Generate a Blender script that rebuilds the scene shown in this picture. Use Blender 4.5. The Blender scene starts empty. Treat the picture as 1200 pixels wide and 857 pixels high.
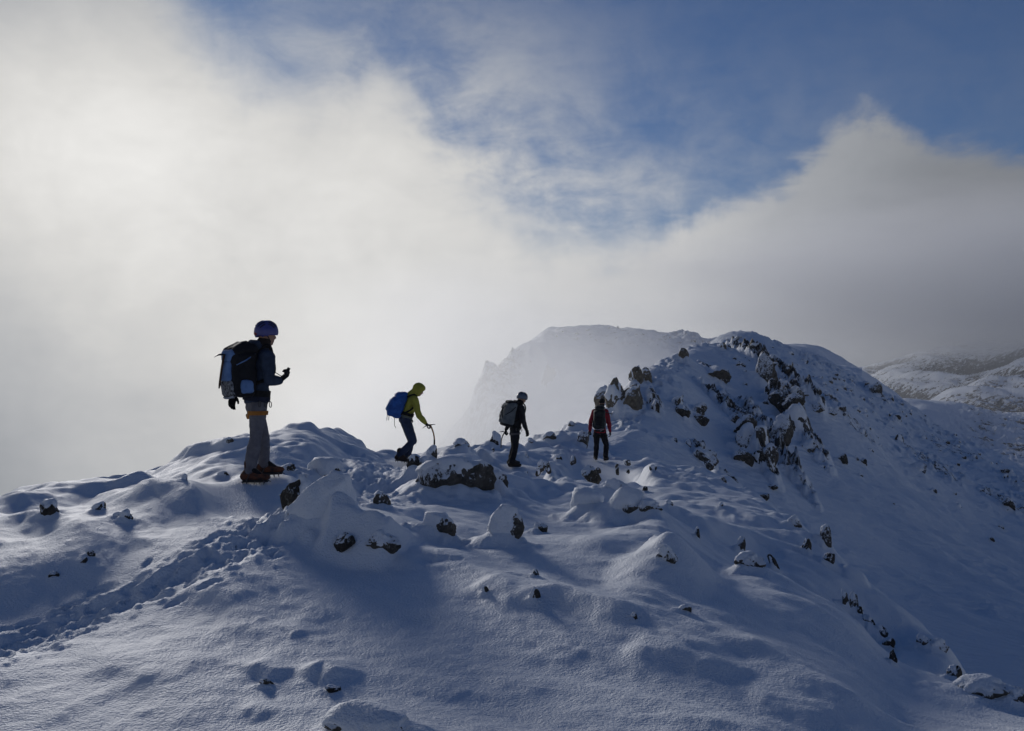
import bpy, bmesh, math, random
import numpy as np
from mathutils import Vector, Matrix

# ------------------------------------------------------------------ scene, camera, sky, sun
scene = bpy.context.scene
COL = scene.collection
F, CU, CV = 1153.0, 600.0, 428.5          # focal length and centre of the photograph in its pixels
cam_data = bpy.data.cameras.new('camera')
cam_data.sensor_width = 36.0
cam_data.lens = 36.0 * F / 1200.0
cam_data.clip_start = 0.1
cam_data.clip_end = 20000.0
cam = bpy.data.objects.new('camera', cam_data)
COL.objects.link(cam)
cam.location = (0, 0, 0)
cam.rotation_euler = (math.radians(90), 0, 0)
scene.camera = cam

SUN_AZ, SUN_EL = -25.0, 14.5              # degrees; azimuth from the view axis, positive to the right
sa, se = math.radians(SUN_AZ), math.radians(SUN_EL)
SUN_DIR = Vector((math.sin(sa) * math.cos(se), math.cos(sa) * math.cos(se), math.sin(se)))
sun_data = bpy.data.lights.new('sun', 'SUN')
sun_data.energy = 1.6
sun_data.angle = math.radians(12.0)
sun_data.color = (1.0, 0.97, 0.94)
sun = bpy.data.objects.new('sun', sun_data)
COL.objects.link(sun)
sun.rotation_euler = SUN_DIR.to_track_quat('Z', 'Y').to_euler()
sun.location = SUN_DIR * 60

scene.view_settings.view_transform = 'Standard'
scene.view_settings.look = 'None'
scene.view_settings.gamma = 1.0
scene.view_settings.exposure = 0.0
scene.view_settings.use_curve_mapping = False
scene.render.engine = 'CYCLES'
scene.cycles.use_denoising = True
scene.cycles.max_bounces = 14
scene.cycles.diffuse_bounces = 3
scene.cycles.volume_bounces = 12
scene.cycles.transparent_max_bounces = 8


class G:
    """small helper that writes math node graphs"""
    def __init__(self, tree):
        self.t = tree

    def node(self, typ, **kw):
        n = self.t.nodes.new(typ)
        for k, v in kw.items():
            setattr(n, k, v)
        return n

    def put(self, sock, v):
        if isinstance(v, bpy.types.NodeSocket):
            self.t.links.new(v, sock)
        else:
            sock.default_value = v

    def m(self, op, a, b=None, c=None, clamp=False):
        n = self.node('ShaderNodeMath', operation=op)
        n.use_clamp = clamp
        self.put(n.inputs[0], a)
        if b is not None:
            self.put(n.inputs[1], b)
        if c is not None:
            self.put(n.inputs[2], c)
        return n.outputs[0]

    def add(self, a, b): return self.m('ADD', a, b)
    def sub(self, a, b): return self.m('SUBTRACT', a, b)
    def mul(self, a, b): return self.m('MULTIPLY', a, b)

    def smooth(self, x, lo, hi, o0=0.0, o1=1.0):
        n = self.node('ShaderNodeMapRange', interpolation_type='SMOOTHSTEP')
        self.put(n.inputs['Value'], x)
        n.inputs['From Min'].default_value = lo
        n.inputs['From Max'].default_value = hi
        n.inputs['To Min'].default_value = o0
        n.inputs['To Max'].default_value = o1
        return n.outputs[0]

    def noise(self, vec, scale, detail=4.0, rough=0.5, dist=0.0, dim='3D'):
        n = self.node('ShaderNodeTexNoise', noise_dimensions=dim)
        if vec is not None:
            self.put(n.inputs['Vector'], vec)
        n.inputs['Scale'].default_value = scale
        n.inputs['Detail'].default_value = detail
        n.inputs['Roughness'].default_value = rough
        n.inputs['Distortion'].default_value = dist
        return n.outputs['Fac']

    def mapping(self, vec, scale=(1, 1, 1), loc=(0, 0, 0), rot=(0, 0, 0)):
        n = self.node('ShaderNodeMapping')
        self.put(n.inputs['Vector'], vec)
        n.inputs['Scale'].default_value = scale
        n.inputs['Location'].default_value = loc
        n.inputs['Rotation'].default_value = rot
        return n.outputs[0]

    def mix(self, fac, a, b):
        n = self.node('ShaderNodeMix', data_type='RGBA')
        self.put(n.inputs[0], fac)
        for i, v in ((6, a), (7, b)):
            if isinstance(v, tuple) and len(v) == 3:
                v = v + (1.0,)
            self.put(n.inputs[i], v)
        return n.outputs[2]

    def curve(self, x, pts, lo, hi):
        """1-D lookup: pts = [(x, y)], y scaled to 0..1 by lo, hi"""
        n = self.node('ShaderNodeFloatCurve')
        x0, x1 = pts[0][0], pts[-1][0]
        mr = self.node('ShaderNodeMapRange')
        self.put(mr.inputs['Value'], x)
        mr.inputs['From Min'].default_value = x0
        mr.inputs['From Max'].default_value = x1
        self.put(n.inputs['Value'], mr.outputs[0])
        cv = n.mapping.curves[0]
        P2 = [((px - x0) / (x1 - x0), (py - lo) / (hi - lo)) for px, py in pts]
        cv.points[0].location = P2[0]
        cv.points[1].location = P2[-1]
        for p in P2[1:-1]:
            cv.points.new(*p)
        n.mapping.update()
        return self.add(self.mul(n.outputs[0], hi - lo), lo)


world = bpy.data.worlds.new('World')
scene.world = world
world.use_nodes = True
wt = world.node_tree
wt.nodes.clear()
g = G(wt)
out = g.node('ShaderNodeOutputWorld')
sky = g.node('ShaderNodeTexSky', sky_type='NISHITA')
sky.sun_disc = False
sky.sun_elevation = se
sky.sun_rotation = sa
sky.altitude = 1100.0
sky.air_density = 1.0
sky.dust_density = 0.4
sky.ozone_density = 1.6
bg_sky = g.node('ShaderNodeBackground')
bg_sky.inputs['Strength'].default_value = 0.071
deep = g.node('ShaderNodeMix', data_type='RGBA', blend_type='MULTIPLY')
deep.inputs[0].default_value = 1.0
wt.links.new(sky.outputs[0], deep.inputs[6])
deep.inputs[7].default_value = (0.225, 0.40, 0.67, 1.0)
wt.links.new(deep.outputs[2], bg_sky.inputs['Color'])

tc = g.node('ShaderNodeTexCoord')
sep = g.node('ShaderNodeSeparateXYZ')
wt.links.new(tc.outputs['Generated'], sep.inputs[0])
DEG = 180.0 / math.pi
az = g.mul(g.m('ARCTAN2', sep.outputs[0], sep.outputs[1]), DEG)
el = g.mul(g.m('ARCSINE', sep.outputs[2]), DEG)
dvec = tc.outputs['Generated']


def gauss(a0, e0, s_a, s_e):
    p = g.mul(g.sub(az, a0), 1.0 / s_a)
    q = g.mul(g.sub(el, e0), 1.0 / s_e)
    r = g.add(g.mul(p, p), g.mul(q, q))
    return g.m('EXPONENT', g.mul(r, -1.0))


n_big = g.sub(g.noise(dvec, 4.0, 5.0, 0.55, 0.4), 0.5)
n_mid = g.sub(g.noise(dvec, 9.0, 9.0, 0.60, 0.45), 0.5)
n_fine = g.sub(g.noise(g.mapping(dvec, (0.8, 1, 1.9), rot=(0, 0.6, 0)), 22.0, 9.0, 0.62, 0.4), 0.5)
# top of the cloud bank, elevation in degrees over azimuth
edge = g.curve(az, [(-180, 14), (-120, 18), (-75, 26), (-40, 30), (-27.5, 27), (-22, 23.5), (-18, 19.0), (-14.5, 16.6), (-11, 16.4),
                    (-7.5, 14.6), (-4, 12.0), (0, 9.4), (4, 8.0), (7.4, 7.2), (10, 8.0), (12.5, 9.2), (15.5, 10.4), (18.0, 12.0),
                    (19.6, 13.0), (21.5, 12.3), (24, 11.3), (27.5, 10.6), (40, 9), (75, 8), (120, 12), (180, 14)], -20.0, 40.0)  # the bank behind the viewpoint is unseen, added for neutral fill
soft_left = g.smooth(az, -2.0, 10.0, 1.0, 0.0)
h = g.sub(edge, el)
h = g.add(h, g.add(g.mul(n_big, 4.0), g.add(g.mul(n_mid, 4.2), g.mul(n_fine, 2.6))))
wid = g.add(1.0, g.mul(soft_left, 2.6))
cover = g.m('DIVIDE', h, wid)
cover = g.smooth(cover, -1.0, 1.0)
# thin veil of high cloud
veil_f = g.add(g.mul(gauss(-5.0, 13.0, 9.0, 9.0), 0.65), g.mul(gauss(4.0, 9.0, 14.0, 4.5), 0.52))
veil_f = g.add(veil_f, g.mul(gauss(16.0, 12.0, 40.0, 14.0), 0.13))
veil_n = g.smooth(g.add(g.add(n_big, g.mul(n_mid, 0.8)), g.mul(n_fine, 0.5)), -0.30, 0.30, 0.10, 1.2)
veil = g.m('MULTIPLY', veil_f, veil_n, clamp=True)
both = g.sub(1.0, g.mul(g.sub(1.0, cover), g.sub(1.0, veil)))
# cloud brightness: the cloud glows round the hidden sun
br = g.add(0.245, g.mul(gauss(-10.0, 4.0, 22.0, 17.0), 0.50))
br = g.add(br, g.mul(gauss(-25.0, 12.5, 10.5, 7.5), 0.30))
br = g.add(br, g.mul(gauss(11.0, 5.0, 9.0, 7.0), 0.14))
br = g.sub(br, g.mul(gauss(-31.0, -4.0, 12.0, 7.0), 0.09))
br = g.sub(br, g.mul(gauss(24.0, 3.6, 8.0, 6.0), 0.25))
br = g.mul(br, g.add(1.0, g.add(g.mul(n_mid, 0.34), g.add(g.mul(n_big, 0.26), g.mul(n_fine, 0.16)))))
behind = g.smooth(g.m('ABSOLUTE', az), 45.0, 120.0, 1.0, 1.2)  # unseen cloud behind the viewpoint, brightened as added fill light
br = g.mul(br, g.smooth(el, 14.0, 40.0, 1.0, 0.45))
br = g.mul(br, behind)
tint = g.mix(g.smooth(br, 0.15, 0.75), (0.93, 0.985, 1.08), (1.0, 0.985, 0.95))
cloud_col = g.node('ShaderNodeVectorMath', operation='SCALE')
wt.links.new(tint, cloud_col.inputs[0])
g.put(cloud_col.inputs['Scale'], br)
bg_cloud = g.node('ShaderNodeBackground')
wt.links.new(cloud_col.outputs[0], bg_cloud.inputs['Color'])
bg_cloud.inputs['Strength'].default_value = 1.0
mixs = g.node('ShaderNodeMixShader')
g.put(mixs.inputs[0], both)
wt.links.new(bg_sky.outputs[0], mixs.inputs[1])
wt.links.new(bg_cloud.outputs[0], mixs.inputs[2])
wt.links.new(mixs.outputs[0], out.inputs['Surface'])
world.cycles.sampling_method = 'MANUAL'
world.cycles.sample_map_resolution = 1024

# ------------------------------------------------------------------ helpers
def tag(o, label=None, cat=None, group=None, kind=None):
    if label: o['label'] = label
    if cat: o['category'] = cat
    if group: o['group'] = group
    if kind: o['kind'] = kind
    return o


def link(name, mesh, mat=None, parent=None):
    o = bpy.data.objects.new(name, mesh)
    COL.objects.link(o)
    if mat is not None and not mesh.materials:
        mesh.materials.append(mat)
    if parent is not None:
        o.parent = parent
        if parent.type == 'EMPTY':
            o.matrix_parent_inverse = Matrix.Translation(-parent.location)
    return o


def empty(name, loc):
    o = bpy.data.objects.new(name, None)
    o.empty_display_size = 0.2
    COL.objects.link(o)
    o.location = loc
    return o


def np_mesh(name, verts, faces, smooth=True):
    """faces: (n,3) or (n,4) int array"""
    me = bpy.data.meshes.new(name)
    verts = np.asarray(verts, np.float32)
    faces = np.asarray(faces, np.int32)
    k = faces.shape[1]
    me.vertices.add(len(verts))
    me.vertices.foreach_set('co', verts.ravel())
    me.loops.add(faces.size)
    me.loops.foreach_set('vertex_index', faces.ravel())
    me.polygons.add(len(faces))
    me.polygons.foreach_set('loop_start', np.arange(0, faces.size, k, dtype=np.int32))
    me.polygons.foreach_set('loop_total', np.full(len(faces), k, np.int32))
    me.update(calc_edges=True)
    me.polygons.foreach_set('use_smooth', np.full(len(faces), smooth))
    return me


def hash3(ix, iy, iz, seed):
    h = (ix * 374761393 + iy * 668265263 + iz * 2147483647 + seed * 974634777) & 0xFFFFFFFF
    h = ((h ^ (h >> 13)) * 1274126177) & 0xFFFFFFFF
    h = (h ^ (h >> 16)) & 0xFFFFFFFF
    h = (h * 2246822519) & 0xFFFFFFFF
    return (h ^ (h >> 15)) & 0xFFFF


_ANG = np.linspace(0, 2 * np.pi, 256, endpoint=False)
_GX, _GY = np.cos(_ANG), np.sin(_ANG)


def perlin2(x, y, seed=0):
    x = np.asarray(x, np.float64); y = np.asarray(y, np.float64)
    x0 = np.floor(x).astype(np.int64); y0 = np.floor(y).astype(np.int64)
    fx, fy = x - x0, y - y0
    ux = fx * fx * fx * (fx * (fx * 6 - 15) + 10)
    uy = fy * fy * fy * (fy * (fy * 6 - 15) + 10)

    def gr(dx, dy):
        k = hash3(x0 + dx, y0 + dy, 0, seed) & 255
        return _GX[k] * (fx - dx) + _GY[k] * (fy - dy)
    a = gr(0, 0) * (1 - ux) + gr(1, 0) * ux
    b = gr(0, 1) * (1 - ux) + gr(1, 1) * ux
    return (a * (1 - uy) + b * uy) * 1.5


def fbm2(x, y, octv=4, seed=0, gain=0.5, lac=2.03):
    s = 0.0; a = 1.0
    for i in range(octv):
        s = s + a * perlin2(x, y, seed + i * 17)
        x = x * lac; y = y * lac; a *= gain
    return s


def ridged2(x, y, octv=4, seed=0, gain=0.5):
    s = 0.0; a = 1.0
    for i in range(octv):
        s = s + a * (1.0 - 2.0 * np.abs(perlin2(x, y, seed + i * 17)))
        x = x * 2.03; y = y * 2.03; a *= gain
    return s


def vnoise3(p, seed=0):
    p = np.asarray(p, np.float64)
    i = np.floor(p).astype(np.int64)
    f = p - i
    u = f * f * (3 - 2 * f)
    r = 0.0
    for dx in (0, 1):
        for dy in (0, 1):
            for dz in (0, 1):
                v = hash3(i[:, 0] + dx, i[:, 1] + dy, i[:, 2] + dz, seed) / 32768.0 - 1.0
                w = (u[:, 0] if dx else 1 - u[:, 0]) * (u[:, 1] if dy else 1 - u[:, 1]) * (u[:, 2] if dz else 1 - u[:, 2])
                r = r + v * w
    return r


def fbm3(p, octv=3, seed=0, gain=0.5):
    s = 0.0; a = 1.0
    p = np.asarray(p, np.float64)
    for k in range(octv):
        s = s + a * vnoise3(p, seed + 31 * k)
        p = p * 2.07 + 3.1
        a *= gain
    return s


def sstep(x, a, b):
    t = np.clip((x - a) / (b - a), 0, 1)
    return t * t * (3 - 2 * t)


def P(u, v, d):
    return Vector(((u - CU) / F * d, d, -(v - CV) / F * d))


class TPS:
    S = 0.45

    def __init__(self, pts, lam=1e-4):
        pts = np.array(pts, float)
        self.a = (pts[:, 0] - CU) / F
        self.b = self.S * np.log(pts[:, 2])
        z = -(pts[:, 1] - CV) / F * pts[:, 2]
        self.fit(z, lam)

    def fit(self, z, lam):
        n = len(z)
        K = self.phi((self.a[:, None] - self.a) ** 2 + (self.b[:, None] - self.b) ** 2) + lam * np.eye(n)
        Q = np.column_stack([np.ones(n), self.a, self.b])
        A = np.block([[K, Q], [Q.T, np.zeros((3, 3))]])
        self.w = np.linalg.solve(A, np.concatenate([z, np.zeros(3)]))

    @staticmethod
    def phi(r2):
        return 0.5 * r2 * np.log(r2 + 1e-12)

    def grid(self, a, b):
        """a: columns, b: rows -> z[row, col]"""
        out = np.empty((len(b), len(a)))
        A2 = (a[:, None] - self.a[None, :]) ** 2
        for r, bb in enumerate(b):
            r2 = A2 + (bb - self.b)[None, :] ** 2
            out[r] = self.phi(r2) @ self.w[:-3] + self.w[-3] + self.w[-2] * a + self.w[-1] * bb
        return out


class Sheet:
    """height field on a grid that fans out from the viewpoint: fine near, coarse far"""
    def __init__(self, pts, u0, u1, du, d0, d1, dl, lam=1e-4):
        self.U = np.arange(u0, u1 + du * .5, du)
        self.L = np.arange(math.log(d0), math.log(d1) + dl * .5, dl)
        self.A = (self.U - CU) / F
        self.D = np.exp(self.L)
        self.X = self.D[:, None] * self.A[None, :]
        self.Y = np.repeat(self.D[:, None], len(self.U), 1)
        self.Z = TPS(pts, lam).grid(self.A, TPS.S * self.L)
        self.R = np.zeros_like(self.Z)
        self.u0, self.du, self.dl = u0, du, dl

    def win(self, x, y, r):
        """index window that holds the disc of radius r round x, y"""
        y0, y1 = max(y - r, self.D[0]), min(y + r, self.D[-1])
        if y1 <= y0: return None
        i0 = int((math.log(y0) - self.L[0]) / self.dl); i1 = int((math.log(y1) - self.L[0]) / self.dl) + 2
        ua = min((x - r) / y0, (x - r) / y1) * F + CU
        ub = max((x + r) / y0, (x + r) / y1) * F + CU
        j0 = max(0, int((ua - self.u0) / self.du)); j1 = min(len(self.U), int((ub - self.u0) / self.du) + 2)
        if j1 <= j0 or i1 <= i0: return None
        return slice(max(i0, 0), i1), slice(j0, j1)

    def bump(self, x, y, rx, ry, h, rot=0.0, pw=2.0, attr=None, lee=0.0, wob=0.0):
        """elliptic mound; lee > 0 leans its crest along +local x"""
        w = self.win(x, y, max(rx, ry) * 1.05)
        if w is None: return
        dx, dy = self.X[w] - x, self.Y[w] - y
        c, s = math.cos(rot), math.sin(rot)
        p = (dx * c + dy * s) / rx
        q = (-dx * s + dy * c) / ry
        if lee:
            p = p + lee * (1 - np.clip(p * p + q * q, 0, 1)) * -1.0
        r2 = p * p + q * q
        if wob:
            r2 = r2 * (1 + wob * perlin2(self.X[w] * 1.6 / rx, self.Y[w] * 1.6 / ry, 13) + 0.6 * wob * perlin2(self.X[w] * 4.1 / rx, self.Y[w] * 4.1 / ry, 19))
        r2 = np.clip(r2, 0, 1)
        k = (1 - r2) ** pw
        self.Z[w] += h * k
        if attr is not None:
            self.R[w] = np.maximum(self.R[w], attr * np.sqrt(k))

    def crest(self, pts, h, wind, lee, px=True, taper=0.25):
        """wind-cut drift: a crest line that slopes gently to windward (left of its run) and breaks off to leeward"""
        q = []
        for p in pts:
            r = self.hit(*p) if px else p
            if r: q.append(np.array(r[:2]))
        if len(q) < 2: return
        if px: h = h * np.mean([p[1] for p in q]) / F
        q = np.array(q)
        # resample smoothly
        t = np.concatenate([[0], np.cumsum(np.linalg.norm(np.diff(q, axis=0), axis=1))])
        tt = np.linspace(0, t[-1], 24)
        q = np.stack([np.interp(tt, t, q[:, 0]), np.interp(tt, t, q[:, 1])], 1)
        for _ in range(3):
            q[1:-1] = 0.25 * q[:-2] + 0.5 * q[1:-1] + 0.25 * q[2:]
        c = q.mean(0)
        R = np.max(np.linalg.norm(q - c, axis=1)) + max(wind, lee)
        w = self.win(c[0], c[1], R)
        if w is None: return
        X, Y = self.X[w], self.Y[w]
        best = np.full(X.shape, 1e9); side = np.zeros(X.shape); along = np.zeros(X.shape)
        n = len(q) - 1
        for k in range(n):
            a, b = q[k], q[k + 1]
            e = b - a
            L2 = max(float(e @ e), 1e-9)
            u = ((X - a[0]) * e[0] + (Y - a[1]) * e[1]) / L2
            uc = np.clip(u, 0, 1)
            dx, dy = X - a[0] - uc * e[0], Y - a[1] - uc * e[1]
            d2 = dx * dx + dy * dy
            m = d2 < best
            best = np.where(m, d2, best)
            side = np.where(m, e[0] * (Y - a[1]) - e[1] * (X - a[0]), side)
            along = np.where(m, (k + uc) / n, along)
        dist = np.sqrt(best)
        wob = 1 + 0.25 * perlin2(X * 2.5, Y * 2.5, 5)
        kw = np.clip(1 - dist / (wind * wob), 0, 1)
        kl = np.clip(1 - dist / (lee * wob), 0, 1)
        prof = np.where(side > 0, kw * kw * (1.6 - 0.6 * kw), kl * kl * (3 - 2 * kl))
        env = sstep(along, 0, taper) * (1 - sstep(along, 1 - taper, 1))
        self.Z[w] += h * prof * (0.15 + 0.85 * env)

    def z(self, x, y):
        i = (math.log(y) - self.L[0]) / self.dl
        j = (x / y * F + CU - self.u0) / self.du
        i0 = int(np.clip(math.floor(i), 0, len(self.L) - 2)); j0 = int(np.clip(math.floor(j), 0, len(self.U) - 2))
        fi, fj = np.clip(i - i0, 0, 1), np.clip(j - j0, 0, 1)
        Z = self.Z
        return float((Z[i0, j0] * (1 - fj) + Z[i0, j0 + 1] * fj) * (1 - fi) + (Z[i0 + 1, j0] * (1 - fj) + Z[i0 + 1, j0 + 1] * fj) * fi)

    def hit(self, u, v, dmin=0.0):
        """first ground met along the line of sight"""
        j = int(np.clip(round((u - self.u0) / self.du), 0, len(self.U) - 1))
        zr = -(v - CV) / F * self.D
        ok = (self.Z[:, j] >= zr) & (self.D > dmin)
        k = int(np.argmax(ok)) if ok.any() else None
        if k is None: return None
        d = float(self.D[k])
        x = (u - CU) / F * d
        return x, d, self.z(x, d)

    def mesh(self, name, mat, attr=False):
        n, m = self.Z.shape
        V = np.stack([self.X, self.Y, self.Z], -1).reshape(-1, 3)
        idx = np.arange(n * m, dtype=np.int32).reshape(n, m)
        Fq = np.stack([idx[:-1, :-1], idx[:-1, 1:], idx[1:, 1:], idx[1:, :-1]], -1).reshape(-1, 4)
        me = np_mesh(name, V, Fq)
        if attr:
            at = me.attributes.new('rock', 'FLOAT', 'POINT')
            at.data.foreach_set('value', self.R.astype(np.float32).ravel())
        me.materials.append(mat)
        o = bpy.data.objects.new(name, me)
        COL.objects.link(o)
        o['kind'] = 'structure'
        return o


# ------------------------------------------------------------------ materials
def new_mat(name):
    m = bpy.data.materials.new(name)
    m.use_nodes = True
    t = m.node_tree
    gg = G(t)
    b = t.nodes['Principled BSDF']
    return m, t, gg, b


def bump_into(gg, b, h, dist, strength=1.0):
    n = gg.node('ShaderNodeBump')
    n.inputs['Strength'].default_value = strength
    n.inputs['Distance'].default_value = dist
    gg.put(n.inputs['Height'], h)
    gg.t.links.new(n.outputs[0], b.inputs['Normal'])
    return n


SNOW = (0.80, 0.835, 0.88)


def snow_bump(gg, pos, near):
    if near:
        h = gg.add(gg.mul(gg.noise(pos, 52.0, 2.0, 0.6), 0.013), gg.mul(gg.noise(pos, 14.0, 2.0, 0.5), 0.006))
        h = gg.add(h, gg.mul(gg.noise(gg.mapping(pos, (1.2, 4.0, 4.0), rot=(0, 0, 0.6)), 2.2, 3.0, 0.55), 0.005))
        return h
    h = gg.add(gg.mul(gg.noise(pos, 5.0, 4.0, 0.6), 0.05), gg.mul(gg.noise(gg.mapping(pos, (1.0, 3.0, 3.0), rot=(0, 0, 0.5)), 0.9, 4.0, 0.6), 0.14))
    return h


def make_snow(name, near=True, rock=False, rock_scale=1.0, rockcol=((0.028, 0.027, 0.027), (0.10, 0.09, 0.075)), thr=0.5):
    m, t, gg, b = new_mat(name)
    geo = gg.node('ShaderNodeNewGeometry')
    pos = geo.outputs['Position']
    n1 = gg.noise(pos, 0.8 if near else 0.05, 3.0)
    snow = gg.mix(n1, (0.77, 0.81, 0.865), (0.83, 0.855, 0.89))
    h = snow_bump(gg, pos, near)
    b.inputs['Specular IOR Level'].default_value = 0.25
    if rock:
        at = gg.node('ShaderNodeAttribute', attribute_name='rock')
        na = gg.sub(gg.noise(pos, 1.6 * rock_scale, 6.0, 0.65), 0.5)
        nb = gg.sub(gg.noise(gg.mapping(pos, (1, 1, 0.35)), 6.0 * rock_scale, 4.0, 0.6), 0.5)
        k = gg.add(at.outputs['Fac'], gg.add(gg.mul(na, 1.15), gg.mul(nb, 0.9)))
        fac = gg.smooth(k, thr, thr + 0.16)
        rc = gg.mix(gg.smooth(gg.noise(pos, 3.0 * rock_scale, 6.0, 0.7), 0.32, 0.7), rockcol[0], rockcol[1])
        col = gg.mix(fac, snow, rc)
        gg.put(b.inputs['Base Color'], col)
        rh = gg.mul(gg.noise(gg.mapping(pos, (1, 1, 0.5)), 4.0 * rock_scale, 8.0, 0.7), 0.25 / rock_scale)
        mixh = gg.node('ShaderNodeMix', data_type='FLOAT')
        gg.put(mixh.inputs[0], fac); gg.put(mixh.inputs[2], h); gg.put(mixh.inputs[3], rh)
        h = mixh.outputs[0]
    else:
        gg.put(b.inputs['Base Color'], snow)
    b.inputs['Roughness'].default_value = 0.62
    bump_into(gg, b, h, 1.0, 0.9)
    return m


def make_rock(name, c0, c1, dust=0.5):
    """bare rock with rime and wind-blown snow on its upward faces"""
    m, t, gg, b = new_mat(name)
    geo = gg.node('ShaderNodeNewGeometry')
    pos = geo.outputs['Position']
    sepn = gg.node('ShaderNodeSeparateXYZ')
    t.links.new(geo.outputs['Normal'], sepn.inputs[0])
    rc = gg.mix(gg.smooth(gg.noise(pos, 7.0, 7.0, 0.7), 0.3, 0.72), c0, c1)
    rc = gg.mix(gg.smooth(gg.noise(pos, 22.0, 3.0, 0.6), 0.58, 0.68), rc, (0.16, 0.155, 0.13))
    nz = gg.add(sepn.outputs[2], gg.mul(sepn.outputs[0], -0.25))
    nn = gg.add(gg.mul(gg.sub(gg.noise(pos, 9.0, 6.0, 0.7), 0.5), 1.9), gg.mul(gg.sub(gg.noise(gg.mapping(pos, (1, 1, 0.4)), 34.0, 4.0, 0.6), 0.5), 1.5))
    k = gg.smooth(gg.add(nz, nn), 0.95 - dust, 1.22 - dust)
    col = gg.mix(k, rc, (0.80, 0.83, 0.87))
    gg.put(b.inputs['Base Color'], col)
    b.inputs['Roughness'].default_value = 0.8
    b.inputs['Specular IOR Level'].default_value = 0.3
    hh = gg.add(gg.mul(gg.noise(pos, 12.0, 8.0, 0.7), 0.05), gg.mul(k, 0.012))
    bump_into(gg, b, hh, 1.0, 0.8)
    return m


def make_cloth(name, col, col2=None, rough=0.85, scale=40.0, sheen=0.0, spec=0.2):
    m, t, gg, b = new_mat(name)
    tcn = gg.node('ShaderNodeNewGeometry')
    pos = tcn.outputs['Position']
    c2 = col2 if col2 else tuple(c * 0.62 for c in col)
    gg.put(b.inputs['Base Color'], gg.mix(gg.smooth(gg.noise(pos, scale * 0.35, 4.0, 0.6), 0.3, 0.7), c2, col))
    b.inputs['Roughness'].default_value = rough
    b.inputs['Specular IOR Level'].default_value = spec
    if sheen: b.inputs['Sheen Weight'].default_value = sheen
    hh = gg.add(gg.mul(gg.noise(pos, scale, 4.0, 0.6), 0.006), gg.mul(gg.noise(pos, scale * 6, 2.0), 0.0012))
    bump_into(gg, b, hh, 1.0, 0.8)
    return m


def make_hard(name, col, rough=0.4, metal=0.0):
    m, t, gg, b = new_mat(name)
    geo = gg.node('ShaderNodeNewGeometry')
    n = gg.noise(geo.outputs['Position'], 30.0, 4.0, 0.6)
    gg.put(b.inputs['Base Color'], gg.mix(n, tuple(c * 0.7 for c in col), tuple(min(1, c * 1.2) for c in col)))
    b.inputs['Metallic'].default_value = metal
    gg.put(b.inputs['Roughness'], gg.smooth(n, 0.2, 0.8, rough * 0.8, min(1, rough * 1.25)))
    return m


SNOW_NEAR = make_snow('snow_crust')
SNOW_HILL = make_snow('snow_and_rock_hill', near=False, rock=True, rock_scale=1.0)
SNOW_FAR = make_snow('snow_and_rock_plateau', near=False, rock=True, rock_scale=0.30, rockcol=((0.06, 0.058, 0.055), (0.13, 0.12, 0.105)))
SNOW_VALLEY = make_snow('snow_and_scree_valley', near=False, rock=True, rock_scale=0.035, rockcol=((0.030, 0.028, 0.026), (0.085, 0.074, 0.06)))
ROCK = make_rock('dark_frosted_rock', (0.035, 0.033, 0.031), (0.13, 0.115, 0.095), 0.72)
ROCK_BARE = make_rock('dark_bare_rock', (0.020, 0.019, 0.018), (0.085, 0.074, 0.06), 0.46)
ROCK_TAN = make_rock('tan_weathered_rock', (0.07, 0.06, 0.044), (0.24, 0.205, 0.155), 0.35)

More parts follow.
